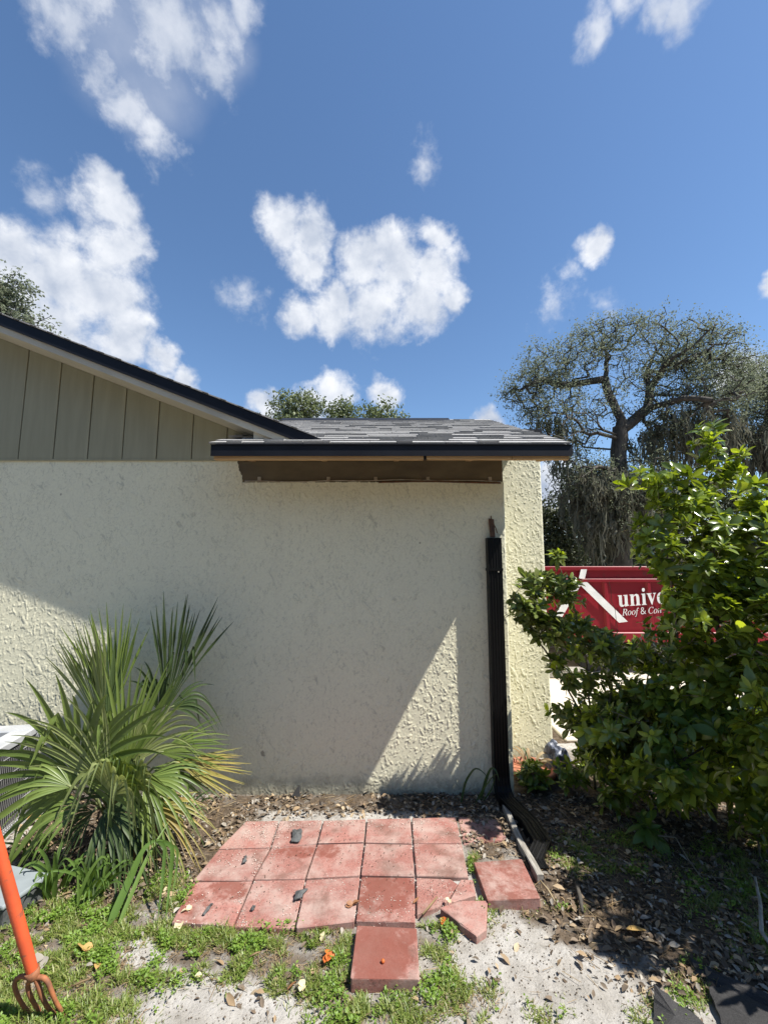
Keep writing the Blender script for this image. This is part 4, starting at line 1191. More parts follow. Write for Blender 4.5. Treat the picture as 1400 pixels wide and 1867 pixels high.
# bare runner twig trailing over the litter
tw = thing('fallen_twig', 'long bare pale twig arching over the litter under the shrub', 'twig', tuple(G(1240, 1560)))
mb = MB(); pts = [G(1200, 1524, .12), G(1232, 1528, .12), G(1256, 1570, .07), G(1272, 1592, .03), G(1300, 1625, .02), G(1285, 1640, .015)]
mb.tube([tuple(p) for p in pts], [.004, .004, .0035, .003, .0025, .002], 6)
part('stem', mb.mesh('stem'), M['twig'], tw)
mb = MB(); mb.tube([tuple(p) for p in (G(1272, 1592, .03), G(1300, 1600, .035), G(1335, 1603, .03))], [.003, .0025, .002], 6)
part('side_twig', mb.mesh('side_twig'), M['twig'], tw)
tw = thing('fallen_branch', 'grey crooked branch standing in the litter at the far right edge', 'branch', tuple(G(1395, 1710)))
mb = MB(); mb.tube([tuple(p) for p in (G(1376, 1600, .12), G(1386, 1650, .08), G(1388, 1700, .05), G(1402, 1720, .03), G(1420, 1735, .02))], [.006, .008, .009, .009, .008], 7)
part('stem', mb.mesh('stem'), M['old_strip'], tw)

# ---------------------------------------------------------------- palmetto
def ribbon(pts, wid, up, k_fold=.25, tip=True, n=14):
    """leaf blade along a smooth curve through pts; returns vertices and quads"""
    pts = np.array([tuple(p) for p in pts], float)
    s = np.concatenate([[0], np.cumsum(np.linalg.norm(np.diff(pts, axis=0), axis=1))]); s /= s[-1]
    t = np.linspace(0, 1, n)
    # Catmull-Rom style smoothing by cubic interpolation on the chord
    C = np.stack([np.interp(t, s, pts[:, i]) for i in range(3)], 1)
    for _ in range(2):
        C[1:-1] = .25 * C[:-2] + .5 * C[1:-1] + .25 * C[2:]
    T = np.gradient(C, axis=0); T /= np.linalg.norm(T, axis=1)[:, None] + 1e-9
    up = np.array(up, float)
    S = np.cross(T, up); S /= np.linalg.norm(S, axis=1)[:, None] + 1e-9
    Nn = np.cross(S, T)
    w = wid * .5 * np.where(t < .12, .55 + t / .12 * .45, 1) * (np.clip((1 - t) / .55, 0, 1) ** .75 if tip else 1)
    w = np.maximum(w, .0006)
    V = np.stack([C - S * w[:, None] + Nn * (w * k_fold)[:, None], C, C + S * w[:, None] + Nn * (w * k_fold)[:, None]], 1).reshape(-1, 3)
    Fq = [(i * 3 + j, i * 3 + j + 1, i * 3 + j + 4, i * 3 + j + 3) for i in range(n - 1) for j in range(2)]
    return V, np.array(Fq)
def frond(root, hub, tip, normal, spread_deg, n, droop, width, material, fuse=.42, seed=0, bend=.0, base=None, label=None, cup=.12, kink=.15):
    r_ = np.random.default_rng(seed)
    hub, tip = np.array(hub), np.array(tip)
    ax = tip - hub; Rr = np.linalg.norm(ax); ax /= Rr
    nr = np.array(normal, float); nr -= ax * np.dot(nr, ax); nr /= np.linalg.norm(nr)
    sd = np.cross(ax, nr)
    Vs, Fs, o = [], [], 0
    sp = math.radians(spread_deg); da = sp / max(n - 1, 1)
    m = 15
    for i in range(n):
        a = -sp / 2 + da * i + r_.normal(0, da * .16)
        L = Rr * (1 - .22 * (abs(a) / max(sp / 2, .01)) ** 2 * min(1, sp / 2.2)) * r_.uniform(.86, 1.07)
        d = math.cos(a) * ax + math.sin(a) * sd
        s = np.cross(d, nr)
        t = np.linspace(0, 1, m)
        C = hub + d * (L * t)[:, None] + nr * (cup * L * t * t * (.6 + .4 * abs(a)))[:, None]
        g_ = droop * L * r_.uniform(.5, 1.5)
        C[:, 2] -= g_ * np.maximum(0, t - .3) ** 2
        if r_.random() < kink:                                 # a segment whose end has folded over and hangs
            tk = r_.uniform(.5, .72); kk = t > tk
            ext = (t[kk] - tk) * L
            st = C[np.argmax(kk) - 1].copy()
            C[kk] = st + d * (ext * .28)[:, None] + np.stack([0 * ext, -.12 * ext, -.92 * ext], 1) + nr * (.12 * np.sin(np.minimum(ext * 18, 3.1)) * .1)[:, None]
        C += (r_.normal(0, 1, 3) * .03 * L)[None] * (t ** 2)[:, None]
        w = np.where(t < fuse, np.maximum(t * L * math.tan(min(da / 2, .5)) * 1.05, width * .12), 0)
        w_f = fuse * L * math.tan(min(da / 2, .5))
        w0 = min(width, max(w_f, width * .55))
        free = w0 * np.clip((1 - t) / (1 - fuse), 0, 1) ** .8
        w = np.where(t < fuse, np.minimum(w, w0 * 1.02), free); w = np.maximum(w, .0007)
        T = np.gradient(C, axis=0); T /= np.linalg.norm(T, axis=1)[:, None] + 1e-9
        S = np.cross(T, nr); S /= np.linalg.norm(S, axis=1)[:, None] + 1e-9
        Nn = np.cross(S, T)
        V = np.stack([C - S * w[:, None] + Nn * (w * .45)[:, None], C, C + S * w[:, None] + Nn * (w * .45)[:, None]], 1).reshape(-1, 3)
        Vs.append(V)
        Fs.append(np.array([(q * 3 + j, q * 3 + j + 1, q * 3 + j + 4, q * 3 + j + 3) for q in range(m - 1) for j in range(2)]) + o); o += len(V)
    f = part('frond', mesh_np('frond', np.concatenate(Vs), np.concatenate(Fs), True), M[material], root)
    if label: f['label'] = label
    if base is not None:
        bs = np.array(base); mid = (bs + hub) / 2 + np.array([0, 0, .08])
        mb = MB(); mb.tube([bs, (bs + mid) / 2 + np.array([0, 0, .02]), mid, (mid + hub) / 2 + np.array([0, 0, .015]), hub, hub + ax * .03], [.011, .010, .009, .008, .007, .003], 6)
        part('petiole', mb.mesh('petiole'), M['stem'], f)
    return f
pb = G(205, 1530)
pm = thing('palmetto', 'fan palm clump with long green fronds against the shaded wall, one frond yellowing', 'palm', tuple(pb))
FR = [  # hub px, tip px, normal, spread, segments, droop, width, material, kink, options
    ((143, 1418, 2.60), (112, 1195, 2.62), (-.1, -1, .45), 265, 34, .45, .025, 'palm', .30, dict(fuse=.46)),
    ((186, 1335, 2.95), (150, 1128, 3.03), (-.45, -.85, .15), 54, 24, .05, .019, 'palm_lit', .0, dict(fuse=.62)),
    ((205, 1300, 3.05), (192, 1112, 3.12), (.25, -1, .1), 52, 20, .02, .018, 'palm', .0, dict(fuse=.6)),
    ((196, 1330, 3.0), (200, 1180, 3.05), (.5, -.9, .1), 30, 8, .0, .026, 'palm_shaded', .0, {}),
    ((302, 1295, 3.10), (352, 1086, 3.18), (.25, -1, .1), 40, 26, .04, .019, 'palm_shaded', .1, dict(fuse=.62)),
    ((288, 1295, 3.05), (272, 1175, 3.1), (-.2, -1, .2), 70, 9, .5, .017, 'palm_shaded', .5, {}),
    ((310, 1290, 3.14), (415, 1250, 3.2), (.2, -.9, .6), 65, 9, 1.1, .012, 'palm_shaded', .4, {}),
    ((318, 1390, 2.80), (452, 1408, 2.80), (.1, -.8, .7), 40, 18, .10, .015, 'palm_yellow', .0, dict(label='yellowing frond with bleached tips')),
    ((290, 1372, 2.85), (425, 1346, 2.87), (.1, -.85, .6), 58, 17, .35, .014, 'palm', .05, {}),
    ((225, 1405, 2.70), (250, 1190, 2.78), (.2, -1, .2), 72, 20, .10, .018, 'palm', .05, dict(fuse=.55)),
    ((235, 1395, 2.72), (345, 1235, 2.8), (.4, -.9, .4), 62, 14, .9, .013, 'palm_lit', .15, {}),
    ((200, 1440, 2.60), (95, 1240, 2.62), (-.3, -1, .4), 60, 12, .4, .016, 'palm_lit', .2, {}),
    ((262, 1420, 2.66), (378, 1478, 2.6), (.3, -.8, .6), 95, 16, .8, .014, 'palm', .2, {}),
    ((220, 1430, 2.58), (262, 1330, 2.45), (.1, -.8, .6), 150, 15, 1.7, .016, 'palm', .45, {}),
    ((130, 1435, 2.58), (20, 1392, 2.52), (-.2, -.7, .7), 70, 12, .8, .014, 'palm', .3, {}),
    ((190, 1480, 2.6), (300, 1560, 2.5), (.2, -.7, .7), 120, 16, 1.1, .014, 'palm_shaded', .3, {}),
    ((170, 1480, 2.62), (90, 1545, 2.55), (-.3, -.7, .7), 110, 13, .9, .013, 'palm_shaded', .3, {}),
    ((250, 1470, 2.68), (340, 1520, 2.66), (.2, -.8, .6), 120, 14, 1.4, .013, 'dead_palm', .3, dict(label='dry brown frond hanging low')),
    ((215, 1460, 2.66), (190, 1330, 2.7), (0, -1, .2), 120, 16, .6, .014, 'palm_shaded', .2, {}),
    ((205, 1450, 2.56), (205, 1300, 2.40), (.0, -.6, .8), 110, 13, 2.2, .018, 'palm_lit', .6, {}),
    ((240, 1440, 2.58), (310, 1340, 2.46), (.2, -.7, .7), 70, 9, 2.0, .016, 'palm_lit', .4, {}),
    ((150, 1470, 2.58), (40, 1500, 2.50), (-.3, -.7, .6), 90, 12, .9, .014, 'palm', .3, {}),
    ((230, 1500, 2.6), (270, 1600, 2.5), (.1, -.8, .5), 130, 15, .8, .013, 'palm_shaded', .2, {}),
    ((270, 1470, 2.68), (400, 1500, 2.66), (.2, -.8, .6), 60, 12, .7, .012, 'palm_yellow', .1, {}),
    ((280, 1400, 2.8), (390, 1440, 2.78), (.2, -.8, .6), 70, 15, .5, .013, 'palm', .1, {}),
]
for i, (h_, t_, nr, sp, n, dr, wd, m_, kk, op) in enumerate(FR):
    frond(pm, at(*h_), at(*t_), nr, sp, n, dr, wd, m_, seed=20 + i, base=(pb.x + random.uniform(-.08, .08), pb.y + random.uniform(-.06, .06), .02), kink=kk, **op)
mb = MB(); mb.tube([(pb.x, pb.y, -.03), (pb.x + .01, pb.y, .06), (pb.x - .02, pb.y + .01, .13), (pb.x, pb.y, .17)], [.09, .085, .07, .03], 10)
part('trunk', mb.mesh('trunk'), M['bark'], pm)

# ---------------------------------------------------------------- strap leaved clumps
def strap_clump(name, label, base, leaves, m, parent_loc=None):
    root = thing(name, label, 'plant', tuple(base))
    for pts, w in leaves:
        P = [Vector(base) if p is None else (G(p[0], p[1], p[2]) if len(p) == 3 else at(p[0], p[1], p[3])) for p in pts]
        V, Fq = ribbon(P, w, (random.uniform(-.3, .3), -1, .5), n=16)
        part('leaf', mesh_np('leaf', V, Fq, True), M[m], root)
    return root
def tuft_leaves(b, n, L, w, seed, lean=.6, droop=.5):
    r_ = np.random.default_rng(seed); out = []
    for i in range(n):
        a = r_.uniform(0, 6.28); l = L * r_.uniform(.6, 1.1); ln = lean * r_.uniform(.2, 1.2)
        d = Vector((math.cos(a) * ln, math.sin(a) * ln * .7, 1)).normalized()
        o = Vector((r_.normal(0, .03), r_.normal(0, .03), 0))
        p1 = b + o + d * l * .5; p2 = b + o + d * l * .85 + Vector((d.x, d.y, -droop * r_.random())) * l * .25; p3 = p2 + Vector((d.x * .8, d.y * .8, -.4 - droop * r_.random())) * l * .3
        out.append(([b + o, p1, p2, p3], w * r_.uniform(.7, 1.2)))
    return out
def tuft(label, px, py, n, L, w, seed, m='strap', **k):
    b = G(px, py)
    root = thing('strap_plant', label, 'plant', tuple(b))
    for P, w_ in tuft_leaves(b, n, L, w, seed, **k):
        V, Fq = ribbon(P, w_, (.2, -1, .5), n=12)
        part('leaf', mesh_np('leaf', V, Fq, True), M[m], root)
    return root
tuft('strap leaved clump with broad pale blades behind the fork handle', 92, 1632, 13, .34, .024, 3, lean=.7)
tuft('narrow leaved green clump right of the broad bladed one under the palm', 165, 1635, 26, .30, .014, 4, lean=.8)
tuft('small dark tuft under the yellowing palm frond', 330, 1490, 14, .24, .012, 6, 'strap_dark', lean=.9)
tuft('grassy tuft at the foot of the palm near the air conditioner', 70, 1560, 14, .22, .012, 7, lean=.9)
tuft('deep green tuft at the foot of the palm on the patio side', 255, 1560, 18, .28, .013, 8, 'strap_dark', lean=.8)
# the long folded leaves that stand out in front of the clump
b = G(205, 1688)
lp = thing('bent_leaf_plant', 'long folded palm leaf bent over in front of the patio corner', 'plant', tuple(b))
for P, w_ in (([G(198, 1690), G(235, 1608, .13), G(262, 1545, .25), G(283, 1530, .27), G(300, 1534, .26)], .036), ([G(283, 1533, .26), G(302, 1540, .25), G(297, 1600, .13), G(287, 1685, .02)], .017),
              ([G(290, 1532, .26), G(316, 1542, .25), G(311, 1600, .12), G(302, 1680, .02)], .020), ([G(215, 1690), G(270, 1560, .2), (G(310, 1495, .3))], .020), ([G(296, 1538, .25), G(325, 1545, .24), G(322, 1590, .14), G(312, 1650, .05)], .012)):
    V, Fq = ribbon(P, w_, (.1, -1, .4), n=18, tip=True)
    part('leaf', mesh_np('leaf', V, Fq, True), M['strap'], lp)
b = G(880, 1462)
lp = thing('strap_plant', 'small plant with folded strap leaves against the wall left of the downspout', 'plant', tuple(b))
for P, w_ in (([b + Vector((-.16, -.02, 0)), at(848, 1425, 3.3), at(866, 1398, 3.3), at(882, 1408, 3.28), at(893, 1424, 3.27)], .016), ([b + Vector((-.02, 0, 0)), at(886, 1420, 3.28), at(896, 1396, 3.27), at(905, 1404, 3.24), at(910, 1425, 3.22)], .022),
              ([b + Vector((-.06, -.03, 0)), at(880, 1440, 3.2), at(903, 1410, 3.2), at(908, 1412, 3.18)], .014), ([b, at(896, 1440, 3.22), at(903, 1416, 3.2)], .012)):
    V, Fq = ribbon(P, w_, (.1, -1, .3), n=16)
    part('leaf', mesh_np('leaf', V, Fq, True), M['strap_dark'], lp)

# ---------------------------------------------------------------- trees
small = leaf_blade(3, .27, .15, .2)
tri = (np.array([(0, 0, 0), (.30, .5, .05), (0, 1, -.1), (-.30, .5, .05)]), np.array([(0, 1, 2, 3)]))
def tree(name, label, base, trunks, blobs, n_tips, mats_, leaf_n, leaf_size, cluster, seed, step=.35, rtip=.008, rmax=.3, group=None, wander=.14, k=5, moss=None, cat='tree', rmin=0, shell=.1):
    r_ = np.random.default_rng(seed)
    root = thing(name, label, cat, tuple(base), group)
    T, _ = in_blobs(blobs, n_tips, r_, shell)
    T = T[T[:, 2] > .3]
    P, par, R, tips = grow(trunks, T, step, wander, rtip, 2.25, rmax, .1, seed)
    part('trunk', branch_mesh('trunk', P, par, R, k, rmin), M['bark'], root)
    n = len(T) * leaf_n
    # leaves sit in small tufts on the last twigs
    k_ = 6
    tuft_ = P[np.repeat(tips, k_)] + r_.normal(0, cluster, (len(T) * k_, 3)) * np.array([1, 1, .8])
    c = tuft_.reshape(len(T), k_, 3)[np.repeat(np.arange(len(T)), leaf_n), r_.integers(0, k_, n)] + r_.normal(0, cluster * .30, (n, 3))
    d = r_.normal(0, 1, (n, 3)); d[:, 2] -= .25
    u = r_.normal(0, .7, (n, 3)) + np.array([0, 0, 1.])
    V, Fq = spread(tri, c, d, u, r_.uniform(*leaf_size, n))
    part('crown', mesh_np('crown', V, Fq, True), M[mats_], root, 'stuff')
    if moss:
        nm, blobs_m, ln = moss
        A, _ = in_blobs(blobs_m, nm, r_)
        Vs, Fs, o = [], [], 0
        m = 9
        for i in range(nm):
            L = r_.uniform(*ln) * (1 if r_.random() < .7 else 1.5)
            for j in range(5):
                p = A[i] + r_.normal(0, .06, 3)
                t = np.linspace(0, 1, m)
                l = L * r_.uniform(.5, 1)
                ph = r_.uniform(0, 6.28, 2)
                C = np.stack([p[0] + (.07 * np.sin(t * 5 + ph[0]) + .04 * np.sin(t * 13 + ph[1])) * t + .025 * r_.normal(0, 1, m) + r_.normal(0, .09) * t, p[1] + .07 * np.sin(t * 6 + ph[1]) * t, p[2] - l * t], 1)
                w = (.022 * np.sin(np.pi * np.clip(t * .85 + .15, 0, 1)) + .004) * r_.uniform(.6, 1.5)
                a = r_.uniform(0, 3.14); s = np.array([math.cos(a), math.sin(a), 0])
                V = np.stack([C - s * w[:, None], C + s * w[:, None]], 1).reshape(-1, 3)
                Vs.append(V); Fs.append(np.array([(q * 2, q * 2 + 1, q * 2 + 3, q * 2 + 2) for q in range(m - 1)]) + o); o += len(V)
        part('hanging_moss', mesh_np('hanging_moss', np.concatenate(Vs), np.concatenate(Fs), True), M['moss'], root, 'stuff')
    return root
def TB(Y, *bs):
    """crown lobes in photo pixels at a depth: (px, py, radius px, weight)"""
    out = []
    for b_ in bs:
        px, py, r = b_[:3]; p = at(px, py, Y + (b_[4] if len(b_) > 4 else 0)); rm = r / F * Y * 1.02
        out.append(((p.x, p.y, p.z), (rm, rm * 1.25, rm * .92), b_[3] if len(b_) > 3 else 1))
    return out
OY = 13.0
def ob(*pp): return [tuple(at(p[0], p[1], OY + (p[2] if len(p) > 2 else 0))) for p in pp]
b = G(1137, 1133); b = Vector((at(1137, 1100, OY).x, OY, 0))
tree('oak_tree', 'spreading live oak with grey green crown and hanging moss behind the dumpster', b,
     [[tuple(b)] + ob((1132, 950), (1128, 850), (1130, 800), (1133, 765)),
      ob((1130, 795), (1099, 784, -.4), (1084, 766, -.8), (1068, 753, -1.1), (1045, 752, -1.4), (1025, 775, -1.6)),
      ob((1133, 765), (1111, 722, .3), (1103, 691, .5), (1076, 695, .4), (1026, 703, .2), (991, 691, 0), (965, 700, -.3)),
      ob((1103, 691, .5), (1107, 649, .7), (1091, 606, .9), (1105, 590, 1)),
      ob((1132, 785), (1180, 745, .2), (1184, 707, .4), (1176, 687, .6), (1196, 637, .9), (1184, 591, 1.2)),
      ob((1184, 707, .4), (1219, 656, -.4), (1265, 629, -.8), (1292, 602, -1)),
      ob((1180, 745, .2), (1246, 726, -.8), (1323, 730, -1.4), (1380, 715, -1.8)),
      ob((1128, 800), (1068, 782, -1), (1030, 799, -1.6), (1000, 790, -1.8)),
      ob((1128, 820), (1064, 815, .8), (1010, 810, 1.5)),
      ob((1130, 860), (1090, 850, -.8), (1060, 870, -1.3)), ob((1131, 880), (1170, 860, -.6), (1200, 870, -1))],
     TB(OY, (935, 722, 26, .9), (960, 708, 42, 1), (995, 672, 50, 1), (1050, 650, 46, 1), (1010, 740, 55, .85), (980, 765, 40, .9), (1095, 612, 42, 1.1), (1145, 610, 44, 1), (1195, 598, 40, 1), (1250, 630, 55, 1), (1300, 640, 52, 1.1),
        (1235, 690, 60, .9), (1310, 700, 62, 1), (1175, 670, 55, .5), (1090, 730, 60, .35), (1150, 720, 50, .3), (1270, 750, 60, .9), (1050, 790, 42, .8), (1340, 690, 50, 1), (1290, 598, 24, 1.2), (1220, 785, 45, .9),
        (1080, 880, 48, 1.6), (1130, 905, 55, 1.6), (1050, 850, 45, 1.1), (1160, 860, 45, 1.4), (1030, 895, 32, 1), (1100, 950, 45, 1.2), (912, 724, 13, 1.6), (925, 702, 13, 1.5), (985, 640, 16, 1.5), (1062, 606, 16, 1.5), (1120, 584, 13, 1.8), (1165, 582, 14, 1.6), (1214, 588, 12, 1.6), (1325, 612, 18, 1.4), (1278, 590, 12, 1.6), (1005, 805, 32, 1), (1190, 770, 40, .6)),
     2500, 'oak_leaf', 26, (.042, .08), .17, 3, step=.3, rtip=.0105, rmax=.27, moss=(640, TB(OY, (1100, 900, 55, 1.5), (1150, 905, 50, 1.5), (1060, 880, 45), (1020, 820, 30, .7), (1240, 790, 60, .8), (1165, 800, 20, 2), (1100, 950, 50, 1.2), (1010, 780, 40, .4), (1300, 770, 50, .7)), (.3, 1.15)), k=6)
b2 = Vector((at(1420, 1100, 14.5).x, 14.5, 0))
def ob2(*pp): return [tuple(at(p[0], p[1], 14.5 + (p[2] if len(p) > 2 else 0))) for p in pp]
tree('oak_tree', 'second mossy oak at the right edge, partly hidden by the tall shrub', b2,
     [[tuple(b2)] + ob2((1415, 950), (1405, 860), (1395, 800), (1400, 740)), ob2((1395, 810), (1360, 780, -.5), (1340, 745, -.7)), ob2((1400, 780), (1440, 720, .3), (1470, 670, .5)), ob2((1400, 740), (1385, 690), (1365, 655))],
     TB(14.5, (1370, 680, 38), (1410, 690, 50), (1345, 730, 42), (1390, 740, 50), (1450, 720, 60), (1360, 790, 38, .7), (1420, 800, 45), (1500, 760, 60), (1330, 800, 30, .8)), 900, 'oak_leaf', 34, (.045, .085), .2, 8, rtip=.008, rmax=.27,
     moss=(130, TB(14.5, (1370, 800, 45), (1345, 790, 30), (1410, 830, 40), (1330, 820, 30)), (.3, 1.1)))
# thick dark growth behind the dumpster
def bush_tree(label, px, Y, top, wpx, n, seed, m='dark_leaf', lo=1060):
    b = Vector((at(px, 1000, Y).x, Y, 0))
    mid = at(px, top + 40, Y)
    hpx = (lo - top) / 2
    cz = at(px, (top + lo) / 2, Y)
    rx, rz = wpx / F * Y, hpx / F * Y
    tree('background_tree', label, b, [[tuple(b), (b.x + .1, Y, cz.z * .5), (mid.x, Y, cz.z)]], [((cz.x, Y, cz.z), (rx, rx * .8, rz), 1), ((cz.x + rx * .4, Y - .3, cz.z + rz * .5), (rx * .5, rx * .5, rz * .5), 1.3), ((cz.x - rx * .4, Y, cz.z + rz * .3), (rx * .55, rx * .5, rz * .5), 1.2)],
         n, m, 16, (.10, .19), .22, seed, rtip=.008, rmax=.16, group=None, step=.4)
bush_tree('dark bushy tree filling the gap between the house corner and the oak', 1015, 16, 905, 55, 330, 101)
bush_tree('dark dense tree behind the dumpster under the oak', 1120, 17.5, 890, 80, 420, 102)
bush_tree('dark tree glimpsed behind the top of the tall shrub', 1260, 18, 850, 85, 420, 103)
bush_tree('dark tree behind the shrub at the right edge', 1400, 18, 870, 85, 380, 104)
# pale trees showing over the ridge
for k, (px, Y, blobs, n, lab) in enumerate((
        (545, 12, [(520, 742, 30), (508, 765, 26), (555, 745, 34), (568, 735, 22), (540, 790, 50)], 300, 'pale leafy tree top showing above the roof ridge, leftmost of three'),
        (622, 12.5, [(612, 752, 24), (635, 758, 24), (618, 740, 10, 2), (620, 790, 36)], 190, 'middle of three tree tops showing above the roof ridge'),
        (692, 12, [(672, 748, 18), (697, 755, 26), (724, 770, 20), (690, 795, 40)], 190, 'dark leafy tree top right of the middle one above the ridge'))):
    b = Vector((at(px, 900, Y).x, Y, 0))
    tree('garden_tree', lab, b, [[tuple(b), tuple(at(px, 900, Y)), tuple(at(px, 800, Y)), tuple(at(px, 755, Y))]], TB(Y, *blobs), n, 'far_leaf' if k < 2 else 'dark_leaf' if False else 'far_leaf', 20, (.06, .11), .11, 120 + k, rtip=.005, rmax=.16, group='tree tops above the roof ridge', step=.3)
b = Vector((at(-40, 800, 10).x, 10, 0))
tree('garden_tree', 'small leaved tree rising behind the gable roof at the left edge', b, [[tuple(b), tuple(at(-40, 700, 10)), tuple(at(-10, 560, 10)), tuple(at(20, 500, 10))], [tuple(at(-10, 580, 10)), tuple(at(60, 590, 10)), tuple(at(95, 575, 10))]],
     TB(10, (18, 525, 36), (45, 520, 18, 1.2), (10, 560, 42), (-30, 540, 60), (80, 590, 24, .8), (100, 580, 9, 1.5), (60, 600, 26, .8), (30, 498, 12, 1.5)), 420, 'oak_leaf', 16, (.055, .10), .10, 131, rtip=.005, rmax=.15, step=.25)
# far belt of woodland closing the view, and an added screen behind the viewer
def treeline_and_screen():
    """woodland closing the view ahead; the unseen half behind is added to cut skylight"""
    r_ = np.random.default_rng(77)
    n = 52000
    x = r_.uniform(-60, 70, n); y = np.where(r_.random(n) < .5, r_.uniform(30, 44, n), r_.uniform(-26, -13, n))
    top = np.where(y > 0, 3.4, 8.5) + np.where(y > 0, 1.3, 2.2) * fbm2(x * .16, y * .1, 3, 3)
    z = top * r_.uniform(0, 1, n) ** .7
    d = r_.normal(0, 1, (n, 3)); u = r_.normal(0, .7, (n, 3)) + np.array([0, 0, 1.])
    V, Fq = spread(tri, np.stack([x, y, z], 1), d, u, r_.uniform(.5, 1.0, n))
    o = link('treeline_and_screen', mesh_np('treeline_and_screen', V, Fq, True), M['dark_leaf'], kind='stuff')
treeline_and_screen()
# ================================================================ DUMPSTER
DY = 6.85
def dp(px, py, dy=0): return at(px, py, DY + dy)
dm = thing('dumpster', 'red steel roll off dumpster with white lettering parked on the drive behind the shrubs', 'dumpster', (4, DY + 1, 0))
dx0, dx1 = dp(975, 1100).x, dp(975, 1100).x + 4.9
z_top, z_mid, z_bot = dp(1100, 1036).z, dp(1100, 1058).z, dp(1100, 1158).z
mb = MB()
mb.box((dx0, DY, z_bot), (dx1, DY + .05, z_top)); mb.box((dx0, DY + 2.2, z_bot), (dx1, DY + 2.25, z_top))
mb.box((dx0, DY + .051, z_bot), (dx0 + .05, DY + 2.199, z_top)); mb.box((dx1 - .05, DY + .051, z_bot), (dx1, DY + 2.199, z_top)); mb.box((dx0 + .051, DY + .051, z_bot), (dx1 - .051, DY + 2.199, z_bot + .05))
part('body', mb.mesh('body'), M['red_paint'], dm)
mb = MB(); mb.box((dx0 - .03, DY - .05, z_top - .035), (dx1 + .03, DY - .002, z_top + .03))
part('top_rail', mb.mesh('top_rail', .01), M['red_paint'], dm)
mb = MB(); mb.box((dx0, DY - .04, z_mid - .03), (dx1, DY - .002, z_mid + .025))
part('side_rail', mb.mesh('side_rail', .008), M['red_paint'], dm)
mb = MB(); mb.box((dx0 - .02, DY - .07, z_bot - .10), (dx1 + .02, DY - .002, z_bot + .05))
part('bottom_rail', mb.mesh('bottom_rail', .012), M['red_paint'], dm)
x = dp(1103, 1080).x - .68 * 1
while x < dx1:
    if x > dx0:
        mb = MB(); mb.prism([(x - .045, DY - .002, z_bot + .052), (x + .045, DY - .002, z_bot + .052), (x + .02, DY - .035, z_bot + .052), (x - .02, DY - .035, z_bot + .052)], (0, 0, z_mid - .032 - z_bot - .052))
        part('side_rib', mb.mesh('side_rib'), M['red_paint'], dm)
    x += .68
mb = MB()
for xx in (dx0 + .6, dx1 - .9): mb.box((xx, DY + .35, .18), (xx + .14, DY + .5, z_bot - .101)); mb.box((xx, DY + 1.75, .18), (xx + .14, DY + 1.9, z_bot - .101))
mb.box((dx0 + .1, DY + .3, z_bot - .25), (dx1 - .1, DY + .42, z_bot - .102)); mb.box((dx0 + .1, DY + 1.8, z_bot - .25), (dx1 - .1, DY + 1.92, z_bot - .102))
part('underframe', mb.mesh('underframe'), M['dark_steel'], dm)
for xx in (dx0 + .9, dx0 + 1.75, dx1 - 1.2):
    for yy in (DY + .08, DY + 1.95):
        mb = MB(); mb.tube([(xx, yy, .28), (xx, yy + .2, .28)], .26, 20)
        wv = part('wheel', mb.mesh('wheel', .02), M['tyre'], dm)
        mb = MB(); mb.tube([(xx, yy - .012, .28), (xx, yy + .02, .28)], .15, 16)
        part('rim', mb.mesh('rim', .01), M['dark_steel'], wv)
def decal(pts, name='stripe', off=.006):
    mb = MB(); P = [dp(*p) for p in pts]
    mb.prism([(p.x, DY - off, p.z) for p in P], (0, .003, 0))
    return part(name, mb.mesh(name), M['white_paint'], dm)
decal([(1056, 1038), (1067, 1038), (1063, 1055), (1052, 1055)], off=.0565)
decal([(1050, 1061), (1068, 1061), (1142, 1133), (1126, 1135)], off=.038)
decal([(1046, 1061), (1060, 1061), (1018, 1133), (1003, 1133)], off=.0385)
decal([(1014, 1128), (1040, 1124), (1042, 1129), (1014, 1134)], off=.037)
decal([(1068, 1070), (1084, 1082), (1080, 1084), (1066, 1076)], off=.037)
